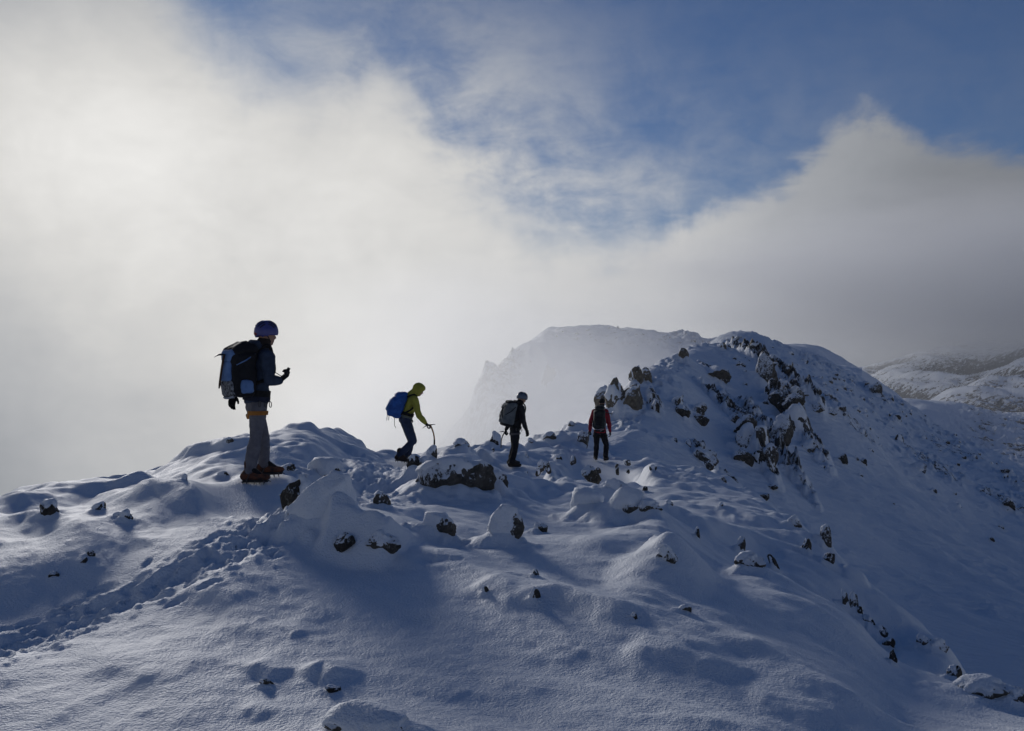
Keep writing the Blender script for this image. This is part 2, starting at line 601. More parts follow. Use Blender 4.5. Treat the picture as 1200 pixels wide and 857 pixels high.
# ------------------------------------------------------------------ the near ridge
rng = np.random.default_rng(7)
random.seed(7)
PTS_A = []
for u in (-500, -150, 200, 600, 1000, 1400, 1750):
    PTS_A.append((u, CV + F * 1.70 / 1.5, 1.5))
    PTS_A.append((u, CV + F * (1.70 if u < 900 else 1.76) / 2.8, 2.8))
PTS_A += [
    # bottom rows
    (-300, 857, 4.8), (0, 857, 4.7), (300, 857, 4.5), (600, 857, 4.4), (900, 857, 4.65), (1200, 857, 5.6), (1450, 870, 6.2),
    (-300, 765, 6.1), (0, 760, 6.1), (300, 760, 6.0), (600, 760, 6.0), (850, 760, 6.25),
    # left
    (-350, 640, 9.5), (-350, 590, 13), (-350, 640, 17), (-350, 800, 25), (-350, 1000, 45),
    (0, 705, 7.4), (0, 640, 8.9), (0, 612, 10.2), (0, 579, 13.2), (0, 596, 16), (0, 700, 22), (0, 900, 45),
    (60, 568, 13.4), (60, 590, 17), (100, 705, 7.3), (100, 660, 8.4), (100, 612, 10.2), (100, 582, 12.4), (100, 565, 14.2), (100, 585, 18), (100, 720, 26), (100, 900, 45),
    (170, 557, 14.4), (200, 700, 7.2), (200, 650, 8.5), (200, 600, 9.9), (200, 572, 11.3), (200, 541, 14.2), (200, 560, 18), (200, 680, 26), (200, 900, 45),
    (240, 523, 15.2), (290, 562, 11.3), (290, 605, 9.8), (290, 680, 7.5), (290, 540, 13.2), (290, 515, 16), (290, 530, 19.5), (290, 640, 28), (290, 900, 45),
    (345, 502, 17), (345, 530, 14), (345, 570, 11.4), (345, 620, 9.3), (380, 502, 17.2), (380, 516, 21), (380, 620, 32), (380, 800, 50),
    (405, 568, 12.6), (400, 640, 8.8), (400, 700, 7.2), (405, 535, 15.5),
    (430, 519, 18.4), (440, 560, 14.3), (450, 545, 17), (470, 539, 20), (470, 545, 24), (470, 600, 34), (470, 760, 55), (430, 535, 23),
    (460, 600, 10.4), (460, 650, 8.6),
    # centre
    (500, 700, 7.2), (500, 645, 8.9), (500, 610, 10.5), (510, 560, 14.3), (520, 535, 18.2), (545, 524, 21), (560, 560, 15), (560, 590, 12), (545, 530, 26), (545, 640, 40), (545, 760, 58),
    (600, 700, 7.3), (600, 645, 9.2), (600, 605, 11.5), (600, 575, 15), (603, 549, 24), (600, 533, 28), (620, 521, 32), (620, 530, 37), (620, 640, 56),
    (650, 545, 25.5), (660, 514, 34), (690, 506, 38), (690, 512, 44), (690, 600, 58),
    (700, 700, 7.4), (700, 645, 9.4), (700, 612, 12), (700, 580, 16.5), (700, 560, 21.5), (703, 541, 28.7), (705, 528, 34),
    (740, 543, 28), (740, 570, 19), (740, 600, 13.5), (745, 556, 36), (745, 680, 55), (760, 640, 9.9),
    # right: the edge of the ridge and the drop behind it
    (790, 700, 7.5), (790, 655, 9.2), (790, 625, 11.2), (800, 595, 14.5), (800, 570, 20), (800, 554, 25.5), (810, 580, 31), (810, 700, 52),
    (840, 690, 8.2), (845, 672, 9.6), (850, 668, 11.0), (850, 625, 13.5), (850, 585, 18.5), (855, 566, 23), (870, 600, 30), (880, 760, 50),
    (895, 664, 10.9), (900, 700, 8.3), (900, 685, 12.2), (900, 640, 14.0), (905, 605, 17.2), (905, 592, 19.6), (915, 620, 24), (920, 900, 44),
    (940, 690, 9.9), (940, 760, 6.9), (945, 720, 11.6), (945, 660, 13.6), (940, 616, 16.2), (950, 650, 20), (955, 950, 40),
    (1000, 731, 9.1), (1000, 790, 6.6), (1000, 760, 10.6), (1000, 715, 12.8), (1000, 668, 14.2), (1005, 705, 16.5), (1010, 1000, 32),
    (1045, 776, 8.4), (1045, 820, 6.8), (1050, 800, 10.2), (1050, 745, 12.4), (1055, 709, 13.4), (1065, 760, 15.5), (1070, 1050, 30),
    (1100, 790, 8.4), (1110, 815, 10.4), (1105, 778, 11.6), (1110, 747, 12.4), (1120, 800, 14.0), (1130, 1080, 28),
    (1145, 806, 8.2), (1150, 840, 10.5), (1150, 1000, 16), (1150, 1150, 28), (1145, 835, 6.8),
    (1200, 823, 8.1), (1200, 860, 10), (1200, 1000, 14), (1200, 1200, 26), (1320, 880, 8.0), (1320, 1080, 13), (1320, 1250, 25), (1500, 950, 8), (1500, 1200, 13), (1700, 1050, 8), (1700, 1300, 13),
]
A = Sheet(PTS_A, -420, 1620, 2.1, 1.7, 58.0, 0.0041, lam=2e-4)
X, Y = A.X, A.Y
A.Z -= 0.058 * np.clip(9.5 - Y, 0, 7.6) * (1 - 0.45 * sstep(X, 0.5, 3.0))      # the near slope climbs towards the crest
near_fade = sstep(Y, 2.0, 4.0)
# wind-shaped undulation: long swells, then drift ridges running down to the right
ca, sb = math.cos(math.radians(-38)), math.sin(math.radians(-38))
WX, WY = X * ca + Y * sb, -X * sb + Y * ca        # WX along the wind
A.Z += 0.055 * fbm2(WX / 2.6, WY / 1.5, 3, 3) * near_fade
warp = 0.5 * fbm2(X / 2.0, Y / 2.0, 2, 41)
dr = ridged2(WX / 2.4 + warp, WY / 0.62 + warp * .7, 3, 11, 0.45)
dr_mask = sstep(fbm2(X / 2.8, Y / 2.8, 2, 23), -0.35, 0.55)
right_mask = sstep(X, -0.8, 1.8)
A.Z += 0.030 * dr * dr_mask * (0.35 + 0.75 * right_mask) * near_fade * (0.7 + np.clip(Y / 22, 0, 1.2))
# lumpy blocks under the snow further along the ridge
far_m = sstep(Y, 9.5, 15)
lum = fbm2(X / 1.5 + 7.7, Y / 1.7 - 3.1, 3, 77)
A.Z += far_m * (0.15 * sstep(lum, 0.05, 0.55) + 0.06 * np.abs(fbm2(X / .6, Y / .6, 2, 5))) * (1 - 0.6 * sstep(X, 1.0, 3.0) * (1 - sstep(Y, 18, 26)))
far2 = sstep(Y, 17, 25)
A.Z += far2 * 0.12 * ridged2(X / 1.6, Y / 1.9, 3, 91) * sstep(fbm2(X / 3, Y / 3, 2, 6), -0.4, 0.4)
A.Z -= 0.10 * sstep(Y, 8, 13)
# fine crust grain
A.Z += 0.006 * fbm2(X / 0.16, Y / 0.16, 3, 51) * sstep(Y, 1.5, 3) * (1 - sstep(Y, 12, 18))


def at(sheet, u, v):
    """ground point under a place in the photograph"""
    h = sheet.hit(u, v)
    return h if h else None


def mound(u, v, wpx, dpth, hpx, rot=0.0, pw=2.0, sheet=None, lee=0.0):
    sh = sheet or A
    q = at(sh, u, v)
    if not q: return
    x, y, z = q
    sh.bump(x, y, 1.25 * wpx * y / F / 2, dpth * 1.7, 0.62 * hpx * y / F, rot, max(pw, 1.3) + 0.5, lee=lee)


# snow mounds: foot of the mound in the photograph, width px, depth radius m, height px
MOUNDS = [
    # big lumps on the left
    (45, 668, 170, 0.7, 34, -0.15, 1.0), (110, 640, 90, 0.7, 14, 0.2, 1.4), (240, 655, 270, 1.0, 26, 0.15, 1.3), (168, 620, 60, 0.5, 12, 0.3, 1.5),
    (150, 588, 150, 1.0, 10, 0.1, 1.5), (20, 610, 120, 0.9, 10, 0.0, 1.5), (205, 568, 120, 0.8, 8, 0.2, 1.4), (255, 560, 90, 0.6, 12, 0.1, 1.5),
    (95, 569, 95, 0.6, 8, 0.0, 0.8), (270, 536, 70, 0.7, 10, 0, 1.2), (350, 520, 110, 1.2, 8, 0, 1.4), (330, 566, 110, 0.7, 10, 0.3, 1.4),
    (370, 545, 60, 0.6, 8, 0.1, 1.5), (300, 596, 90, 0.6, 10, 0.2, 1.6),
    # centre
    (470, 625, 150, 0.8, 14, -0.5, 1.5), (555, 555, 170, 1.6, 16, -0.3, 1.4), (505, 580, 80, 0.7, 8, 0, 1.5),
    (592, 645, 120, 0.7, 10, -0.4, 1.6), (640, 600, 140, 1.2, 8, -0.4, 1.5), (540, 540, 90, 1.5, 12, 0, 1.2),
    # mid right
    (705, 610, 110, 0.9, 16, -0.2, 1.3), (760, 635, 140, 0.8, 16, -0.3, 1.3), (690, 640, 120, 0.8, 8, -0.3, 1.5), (745, 600, 110, 1.0, 8, -0.2, 1.4),
    (895, 675, 90, 0.5, 10, -0.3, 1.5), (1000, 700, 150, 1.0, 12, -0.9, 1.4), (960, 640, 60, 0.6, 10, -0.5, 1.3),
    (435, 880, 150, 0.28, 26, -0.1, 1.2), (600, 815, 90, 0.18, 4, -0.4, 1.6), (20, 800, 200, 0.4, 6, .1, 1.6), (1060, 830, 200, .4, 7, -.5, 1.5), (700, 840, 140, .3, 5, -.5, 1.5), (200, 840, 140, .3, 4, 0, 1.5),
]
CRESTS = [  # run of the crest in the photograph (windward side on the left of the run), height px, windward m, leeward m
    ([(600, 705), (640, 706), (665, 704), (700, 714), (735, 725), (757, 737)], 15, 0.9, 0.34),
    ([(548, 690), (590, 697), (622, 716)], 7, 0.6, 0.3),
    ([(720, 764), (760, 770), (800, 774), (830, 785), (852, 802)], 12, 0.7, 0.3),
    ([(770, 745), (800, 748), (835, 765)], 6, .5, .25),
    ([(465, 643), (530, 658), (580, 680), (618, 706)], 9, 0.8, 0.4),
    ([(845, 738), (900, 770), (960, 805), (1010, 835), (1050, 864)], 14, 0.8, 0.4),
    ([(860, 672), (895, 663), (930, 680), (960, 697), (1000, 731), (1045, 776)], 10, 0.9, 0.5),
    ([(-20, 620), (40, 617), (75, 622), (108, 652)], 16, 0.7, 0.42),
    ([(145, 608), (165, 592), (200, 587), (250, 594), (292, 602)], 13, 0.8, 0.45),
    ([(98, 588), (130, 577), (180, 580), (208, 588)], 9, 0.8, 0.45),
    ([(200, 565), (225, 556), (268, 566)], 7, .7, .4),
    ([(0, 592), (50, 585), (95, 592)], 6, .6, .4),
    ([(690, 604), (740, 600), (770, 618), (788, 642)], 14, 1.0, 0.5),
    ([(440, 602), (500, 604), (540, 624), (562, 642)], 10, .9, .4),
    ([(545, 575), (590, 582), (625, 600)], 8, .9, .5),
    ([(800, 610), (850, 625), (890, 645)], 8, .9, .5),
    ([(640, 625), (690, 640), (720, 655)], 6, .8, .45),
    ([(760, 660), (810, 672), (850, 690)], 7, .7, .4),
    ([(780, 700), (825, 712), (868, 735)], 8, .6, .35),
    ([(840, 700), (880, 715), (915, 740)], 7, .6, .3),
    ([(70, 771), (110, 772), (162, 780)], 5, .45, .22), ([(148, 797), (190, 791), (215, 797)], 5, .4, .2), ([(284, 794), (305, 786), (334, 799)], 10, .24, .15),
    ([(352, 801), (380, 788), (404, 804)], 14, .26, .17), ([(282, 840), (300, 834), (318, 843)], 7, .2, .13), ([(328, 743), (345, 738), (362, 747)], 7, .34, .18),
    ([(10, 815), (60, 830), (112, 834)], 8, .6, .26), ([(228, 702), (255, 698), (290, 708)], 5, .5, .3), ([(250, 728), (285, 724), (315, 733)], 5, .5, .26),
    ([(505, 820), (522, 815), (540, 822)], 5, .3, .15), ([(570, 808), (600, 803), (640, 815)], 5, .4, .2), ([(630, 765), (655, 760), (690, 772)], 5, .45, .22),
    ([(870, 812), (930, 830), (980, 857)], 9, .6, .3), ([(1060, 800), (1110, 815), (1170, 835)], 8, .7, .4), ([(960, 715), (1000, 745), (1040, 785)], 5, .5, .3),
    ([(700, 556), (740, 552), (790, 562), (835, 572)], 6, 1.6, .8), ([(780, 580), (830, 588), (880, 606)], 7, 1.4, .7), ([(620, 565), (670, 572), (710, 585)], 6, 1.2, .6),
    ([(600, 532), (640, 530), (670, 536)], 6, 1.5, .8), ([(655, 520), (690, 512), (715, 525)], 7, 1.6, .9), ([(240, 524), (290, 517), (340, 506), (385, 506), (425, 522)], 5, 1.4, 1.0),
    ([(300, 540), (350, 532), (400, 541)], 5, 1., .6), ([(350, 525), (385, 522), (420, 532)], 4, 1., .6), ([(345, 572), (375, 566), (400, 572)], 6, .8, .5), ([(230, 583), (290, 584), (330, 590)], 5, .8, .5),
    ([(900, 600), (935, 617), (965, 632)], 8, 1., .6), ([(985, 668), (1020, 690), (1060, 714)], 8, .9, .6), ([(1065, 712), (1100, 738), (1128, 785)], 8, .8, .6),
]
for cr in CRESTS:
    if cr[0][0][1] > 690 and cr[1] < 9.5:
        cr = (cr[0], cr[1] * 0.6, cr[2], cr[3] * 1.3)
    A.crest(*cr)
for mm in MOUNDS:
    mound(*mm)
for k in range(330):                                # small random drifts, all cut by the same wind
    y = math.exp(rng.uniform(math.log(4.2), math.log(30)))
    x = y * rng.uniform(-0.55, 0.5)
    s = math.exp(rng.uniform(math.log(0.10), math.log(0.6))) * (0.5 + y / 16)
    a = -0.60 + rng.normal() * 0.25
    c, s2 = math.cos(a), math.sin(a)
    bend = rng.normal() * 0.18
    pts = [(x - c * s, y - s2 * s), (x + bend * s * s2, y - bend * s * c), (x + c * s, y + s2 * s)]
    A.crest(pts, s * rng.uniform(0.03, 0.085) * (0.45 if y < 8 else 0.9), s * rng.uniform(0.7, 1.2), s * rng.uniform(0.25, 0.5), px=False, taper=0.45)

# the trodden path
TRAIL = [(-60, 782), (0, 755), (60, 735), (130, 708), (200, 682), (262, 652), (318, 622), (330, 600), (318, 580), (303, 567), (340, 566), (395, 564), (430, 562), (448, 552), (466, 541)]


def dents(sheet, pts, width, per_m, depth, trench, seed, size=1.0):
    r = np.random.default_rng(seed)
    ws = [at(sheet, u, v) for u, v in pts]
    ws = [np.array(w[:2]) for w in ws if w]
    for p, q in zip(ws[:-1], ws[1:]):
        L = float(np.linalg.norm(q - p))
        if L < 1e-3 or L > 12: continue
        dirv = (q - p) / L
        nrm = np.array([-dirv[1], dirv[0]])
        ang = math.atan2(dirv[1], dirv[0])
        for k in range(max(1, int(L / 0.25))):
            c = p + dirv * r.uniform(0, L)
            sheet.bump(c[0], c[1], 0.5, width * 0.75, -trench, ang, 1.2)
        for k in range(int(L * per_m) + 1):
            c = p + dirv * r.uniform(0, L) + nrm * r.normal() * width * 0.45
            a2 = ang + r.normal() * 0.3
            s = r.uniform(0.75, 1.25) * size
            sheet.bump(c[0], c[1], 0.21 * s, 0.085 * s, -depth * r.uniform(0.7, 1.5), a2, 0.8)
        for k in range(int(L * per_m * 4)):             # kicked-up lumps
            c = p + dirv * r.uniform(0, L) + nrm * r.normal() * width * 0.55
            s = math.exp(r.uniform(math.log(0.025), math.log(0.085))) * size
            sheet.bump(c[0], c[1], s * r.uniform(1.2, 2.2), s, s * r.uniform(0.2, 0.5), ang + r.normal() * 0.6, 1.0)


dents(A, TRAIL[:8], 0.38, 52, 0.026, 0.020, 1, 0.55)
dents(A, TRAIL[7:], 0.34, 20, 0.024, 0.004, 2, 0.62)
dents(A, [(445, 590), (420, 575), (415, 560), (440, 552), (470, 545)], 0.62, 34, 0.024, 0.002, 3, 0.55)
dents(A, [(600, 549), (625, 547), (650, 545), (675, 543), (703, 541)], 0.8, 10, 0.07, 0.01, 4, 1.3)

# ------------------------------------------------------------------ the next rise along the ridge
PTS_B = [
    (620, 530, 40), (660, 521, 41), (690, 508, 41), (705, 525, 36), (720, 520, 36), (745, 505, 38), (735, 490, 41), (705, 500, 52), (690, 520, 60), (660, 560, 60), (640, 700, 90), (690, 700, 100), (560, 700, 60), (560, 560, 42),
    (716, 472, 44), (738, 453, 47), (720, 500, 56), (730, 560, 80), (762, 429, 53), (750, 450, 64), (760, 540, 95), (790, 417, 60), (785, 430, 75), (790, 500, 115), (815, 409, 68), (835, 407, 73), (820, 414, 84),
    (800, 440, 55), (780, 470, 46), (760, 500, 40), (775, 540, 36), (760, 590, 32),
    (830, 405, 100), (845, 400, 108), (862, 399, 110), (880, 402, 112), (905, 405, 114), (940, 407, 118), (970, 419, 116), (1000, 433, 114), (1020, 447, 112), (1060, 466, 110), (1110, 502, 106), (1160, 528, 102), (1200, 548, 98), (1320, 610, 90), (1500, 700, 82),
    (850, 440, 170), (940, 470, 170), (1020, 520, 170), (1110, 580, 160), (1200, 620, 150), (1320, 700, 140), (800, 440, 160), (720, 540, 160),
    (862, 411, 76), (885, 414, 75), (905, 430, 72), (940, 455, 67), (960, 469, 66), (985, 482, 68),
    (862, 410, 88), (900, 418, 88), (940, 440, 86), (985, 462, 86), (1030, 490, 88), (1080, 520, 88), (1140, 545, 86),
    (835, 440, 63), (850, 470, 56), (880, 455, 62), (905, 470, 60), (930, 485, 62),
    (800, 510, 42), (840, 510, 46), (850, 548, 42), (890, 500, 52), (890, 545, 44), (930, 530, 53), (960, 505, 61), (950, 570, 48),
    (1000, 520, 62), (1000, 600, 46), (1050, 560, 60), (1050, 650, 42), (1100, 600, 56), (1100, 700, 37), (1150, 620, 58), (1150, 755, 30), (1200, 600, 70), (1200, 700, 41), (1200, 805, 25), (1320, 720, 46), (1320, 850, 23), (1500, 900, 24), (1500, 780, 48),
    (900, 650, 34), (950, 700, 30), (1000, 780, 24), (850, 610, 34), (1100, 840, 22), (1200, 900, 19),
]
B = Sheet(PTS_B, 560, 1520, 1.55, 18.5, 175.0, 0.0040, lam=2e-4)
X, Y = B.X, B.Y
B.Z += 0.30 * fbm2(X / 6.0, Y / 8.0, 4, 101) * sstep(Y, 30, 60)
B.Z += 0.07 * ridged2((X * .8 + Y * .3) / 2.4, (Y * .8 - X * .5) / 1.3, 3, 111) * sstep(fbm2(X / 7, Y / 7, 2, 9), -0.3, 0.5)
# smooth bowl on the right, small buried stones above it
B.Z -= 0.55 * sstep(Y, 95, 108) * (1 - sstep(Y, 125, 140)) * sstep((X / Y) * F + CU, 800, 840)
bowl = sstep(X, 13, 17) * (1 - sstep(Y, 46, 62))
stony = sstep(Y, 58, 78) * (0.35 + 0.65 * sstep(fbm2(X / 9, Y / 12, 3, 15), -0.3, 0.3))
B.Z += stony * 0.26 * sstep(fbm2(X / 1.1, Y / 1.4, 3, 121), 0.12, 0.6)
B.R = np.maximum(B.R, stony * 0.44 * sstep(fbm2(X / 1.1, Y / 1.4, 3, 121), 0.05, 0.5))
B.R = np.maximum(B.R, 0.06 + 0 * B.R)
B.R *= (1 - 0.9 * bowl)
fall = X * 0.75 - Y * 0.66
cross = X * 0.66 + Y * 0.75
B.Z += bowl * (0.10 * fbm2(cross / 1.6, fall / 14.0, 3, 161) + 0.14 * fbm2(X / 3.5, Y / 5.0, 3, 171))


def crag(u, v, wpx, hpx, amp, rot=0.0, rock=0.8, sheet=None):
    """broken rock face: a stepped bump whose faces show bare rock"""
    sh = sheet or B
    q0, q1 = at(sh, u, v + hpx * 0.5), at(sh, u, v - hpx * 0.5)
    if not q0 or not q1: return
    xm, ym = (q0[0] + q1[0]) / 2, (q0[1] + q1[1]) / 2
    ry = max(abs(q1[1] - q0[1]) * 0.55, wpx * ym / F * 0.4)
    rx = wpx * ym / F / 2
    w = sh.win(xm, ym, max(rx, ry) * 1.1)
    if w is None: return
    dx, dy = sh.X[w] - xm, sh.Y[w] - ym
    c, s = math.cos(rot), math.sin(rot)
    p, r = (dx * c + dy * s) / rx, (-dx * s + dy * c) / ry
    k = np.clip(1 - p * p - r * r, 0, 1)
    XX, YY = sh.X[w], sh.Y[w]
    sc = max(0.5, rx * 0.5)
    rid = ridged2(XX / sc + 3.3, YY / (sc * 1.5), 4, 131, 0.55)
    step = fbm2(XX / (sc * .9), YY / (sc * 1.3), 3, 141)
    st = np.floor(step * 3.0) / 3.0 * 0.7 + step * 0.3
    sh.Z[w] += amp * np.sqrt(k) * (0.35 + 0.42 * st + 0.20 * rid)
    sh.R[w] = np.maximum(sh.R[w], rock * sstep(k, 0.0, 0.55))


for c in [
    (722, 462, 34, 30, 1.1, 0, .66), (748, 447, 30, 20, .8, 0, .62), (742, 470, 30, 18, .6, 0, .6), (768, 470, 16, 26, .5, 0, .6), (800, 484, 22, 18, .5, 0, .58), (820, 490, 16, 14, .5, 0, .58),
    (832, 438, 26, 14, .5, 0, .66), (898, 438, 26, 44, 1.4, 0.2, .66), (928, 458, 26, 20, .9, 0, .64), (955, 470, 26, 16, .8, 0, .62), (922, 488, 34, 36, 1.2, 0, .64), (940, 512, 40, 50, 1.4, 0, .6),
    (872, 506, 26, 46, 1.0, 0.3, .62), (892, 540, 30, 44, 1.1, 0, .62), (826, 543, 28, 26, .9, 0, .66), (906, 520, 36, 60, 1.2, 0, .5), (868, 478, 36, 24, .5, 0, .5), (980, 480, 30, 12, .5, 0, .5),
    (925, 545, 40, 22, .5, 0, .5), (850, 560, 40, 10, .4, 0, .5), (800, 415, 60, 10, .5, 0, .42), (945, 412, 60, 10, .5, 0, .48), (1026, 462, 26, 12, .8, 0, .55),
    (1000, 500, 60, 16, .4, 0, .5), (1085, 545, 50, 18, .5, 0, .52), (1180, 590, 60, 20, .5, 0, .5), (1120, 530, 90, 16, .4, 0, .44),
]:
    crag(*c)
dents(B, [(718, 505), (728, 492), (733, 478), (748, 466), (764, 446), (782, 428), (794, 420)], 1.0, 9, 0.10, 0.03, 6, 1.8)

# ------------------------------------------------------------------ the plateau with its cliff, half lost in mist
PTS_D = [
    (548, 459, 232), (560, 450, 236), (575, 438, 240), (600, 412, 246), (640, 388, 256), (680, 386, 262), (720, 382, 270), (770, 386, 272), (815, 392, 268), (850, 396, 262), (900, 405, 262), (1000, 430, 270),
    (558, 520, 214), (560, 488, 222), (590, 460, 226), (620, 440, 235), (650, 420, 242), (700, 408, 250), (760, 408, 252), (820, 405, 250), (560, 560, 200), (600, 520, 200), (650, 478, 205), (690, 450, 216), (740, 428, 230), (790, 418, 235), (640, 520, 182), (700, 500, 170), (760, 480, 180), (850, 470, 190),
    (640, 620, 150), (700, 600, 140), (760, 580, 150), (850, 560, 150), (560, 620, 180),
    (600, 430, 330), (680, 420, 340), (760, 415, 340), (850, 420, 340), (1000, 460, 340), (500, 560, 330),
    (543, 500, 233), (541, 570, 234), (537, 660, 236), (552, 500, 226), (520, 760, 232), (505, 900, 225), (515, 760, 190), (480, 900, 260), (480, 900, 160),
]
D = Sheet(PTS_D, 470, 1010, 1.1, 138.0, 345.0, 0.0028, lam=1e-4)
X, Y = D.X, D.Y
cl = sstep(fbm2(X / 26, Y / 40, 2, 201), -0.5, 0.6)
left = 1 - sstep((X / Y) * F + CU, 590, 650)
D.Z += 1.5 * (ridged2(X / 9.0, Y / 22.0, 4, 211) - 0.8) * left * sstep((X / Y) * F + CU, 540, 556)
D.Z -= 1.3
face = sstep(Y, 195, 215) * (1 - sstep(Y, 243, 256)) * sstep((X / Y) * F + CU, 552, 575) * (1 - sstep((X / Y) * F + CU, 690, 760))
D.Z += face * 2.0 * ridged2((X * .85 + Y * .35) / 13.0, (Y * .85 - X * .4) / 40.0, 3, 241, 0.5)
D.Z += 0.9 * fbm2(X / 14, Y / 18, 4, 221)
D.R = 0.10 + 0.48 * left
crest = sstep(Y, 246, 258) * (1 - sstep(Y, 285, 300))
D.Z += crest * 0.8 * fbm2(X / 7.0, Y / 9.0, 4, 231)
D.R = np.maximum(D.R, crest * 0.40)
crag(643, 445, 22, 24, 3.0, 0, .8, D)
crag(805, 396, 40, 10, 2.2, 0, .2, D)
crag(640, 388, 40, 10, 1.6, 0, .7, D)

# ------------------------------------------------------------------ valley and far hills on the right
PTS_E = [
    (820, 408, 640), (880, 405, 670), (915, 402, 690), (938, 402, 700), (952, 404, 702), (975, 413, 705), (1000, 429, 715), (1030, 449, 735), (1060, 470, 760), (1085, 500, 740),
    (1060, 468, 1150), (1100, 475, 1350), (1150, 487, 1480), (1200, 486, 1500), (1330, 492, 1500), (1500, 500, 1500),
    (1060, 500, 950), (1100, 495, 1000), (1150, 512, 1000), (1200, 520, 980), (1330, 530, 1000), (1500, 540, 1000), (1100, 520, 820), (1150, 540, 780), (1200, 562, 740), (1330, 580, 740), (1500, 590, 740),
    (820, 440, 800), (938, 440, 840), (1000, 470, 850),
    (938, 470, 560), (1000, 500, 540), (1060, 540, 560), (1120, 590, 600), (1200, 620, 560), (1330, 640, 560), (1500, 660, 540),
    (940, 700, 400), (1100, 720, 400), (1200, 740, 400), (1400, 760, 400),
    (900, 520, 1500), (1000, 510, 1500),
    # scree slope on the right
    (1105, 486, 1800), (1140, 466, 1900), (1170, 451, 2000), (1200, 436, 2100), (1260, 415, 2200), (1330, 395, 2300), (1500, 370, 2350), (1130, 482, 1740), (1200, 476, 1720), (1330, 472, 1700),
    # middle hill
    (1040, 484, 2300), (1045, 466, 2500), (1065, 452, 2650), (1095, 433, 2800), (1130, 424, 2950), (1170, 420, 3050), (1220, 418, 3100), (1090, 480, 2250),
    # back hill
    (980, 458, 3100), (1005, 440, 3500), (1030, 432, 3700), (1050, 428, 3800), (1085, 426, 3900), (1130, 424, 4000), (940, 440, 3600), (900, 450, 3600), (820, 455, 3500),
    (1200, 420, 3900), (1330, 410, 3900),
    (850, 490, 4600), (1000, 485, 4700), (1150, 480, 4800), (1330, 470, 4700), (1500, 470, 4700),
]
E = Sheet(PTS_E, 800, 1520, 1.5, 385.0, 4800.0, 0.0052, lam=1e-4)
X, Y = E.X, E.Y
mid = sstep(Y, 1520, 1680)
spur = 1 - mid
E.Z += spur * 2.4 * fbm2(X / 40, Y / 60, 4, 301)
patch = sstep((X / Y) * F + CU, 1080, 1150) * spur
E.Z += patch * 2.2 * sstep(fbm2(X / 7, Y / 11, 3, 311), 0.0, 0.6)
E.R = 0.04 + patch * 0.50 * sstep(fbm2(X / 22, Y / 30, 3, 321), -0.35, 0.4)
gully = ridged2((X * 0.9 + Y * 0.10) / 130, (Y - X * .2) / 900, 4, 331, 0.6)
E.Z += mid * (26 * gully * 0.6 + 10 * fbm2(X / 180, Y / 240, 4, 341))
E.R = np.where(mid > 0.5, 0.80 - 0.24 * gully + 0.10 * fbm2(X / 300, Y / 400, 3, 351), E.R)
valley = E.mesh('valley_hills', SNOW_VALLEY, attr=True)

# ------------------------------------------------------------------ air: thin haze, mist behind the ridge, cloud on the far tops
def volume_mat(name, dens, col, aniso):
    m = bpy.data.materials.new(name)
    m.use_nodes = True
    t = m.node_tree
    t.nodes.clear()
    o = t.nodes.new('ShaderNodeOutputMaterial')
    v = t.nodes.new('ShaderNodeVolumePrincipled')
    v.inputs['Color'].default_value = col + (1,)
    v.inputs['Density'].default_value = dens
    v.inputs['Anisotropy'].default_value = aniso
    t.links.new(v.outputs[0], o.inputs['Volume'])
    return m


def bank(name, c, r, dens, col=(0.97, 0.97, 0.97), aniso=0.35, seed=1, noise=0.6, nscale=2.2, hard=1.0, rz=0.0):
    """a soft-edged cloud: density falls off towards the surface of an ellipsoid"""
    bm = bmesh.new()
    bmesh.ops.create_icosphere(bm, subdivisions=4, radius=1.0)
    me = bpy.data.meshes.new(name); bm.to_mesh(me); bm.free()
    mat = volume_mat(name, dens, col, aniso)
    t = mat.node_tree
    gg = G(t)
    tcn = gg.node('ShaderNodeTexCoord')
    ln = gg.node('ShaderNodeVectorMath', operation='LENGTH')
    t.links.new(tcn.outputs['Object'], ln.inputs[0])
    nz = gg.mul(gg.sub(gg.noise(gg.mapping(tcn.outputs['Object'], loc=(seed * 3.7, seed * 1.3, 0)), nscale, 3.0, 0.55), 0.5), noise)
    fall = gg.smooth(gg.add(ln.outputs['Value'], nz), 1.0 - hard, 0.92, 1.0, 0.0)
    gg.put(t.nodes['Principled Volume'].inputs['Density'], gg.mul(fall, dens))
    o = link(name, me, mat)
    o.location, o.scale = c, r
    o.rotation_euler = (0, 0, rz)
    return tag(o, kind='stuff')


bank('mist', (-26, 216, -32), (44, 26, 52), 0.030, seed=3, aniso=0.5, col=(1.0, 1.0, 1.0), rz=0.3)
bank('mist', (2, 146, -13), (54, 20, 36), 0.112, seed=5, aniso=0.62, col=(1.0, 1.0, 1.0), rz=0.3)
bank('cloud_bank', (1500, 2900, 235), (1500, 1500, 320), 0.0044, seed=8, noise=0.7, nscale=3.0, aniso=0.4)
HX, HY, HZ = (-420, 3950), (-12, 4950), (-135, 215)
bm = bmesh.new()
bmesh.ops.create_cube(bm, size=1.0)
for v in bm.verts:
    v.co = (HX[1] if v.co.x > 0 else HX[0], HY[1] if v.co.y > 0 else HY[0], HZ[1] if v.co.z > 0 else HZ[0])
me = bpy.data.meshes.new('haze'); bm.to_mesh(me); bm.free()
haze = link('haze', me, volume_mat('haze_air', 0.00010, (0.95, 0.97, 1.0), 0.3))
tag(haze, kind='stuff')

# ------------------------------------------------------------------ boulders and outcrops
_ico = {}


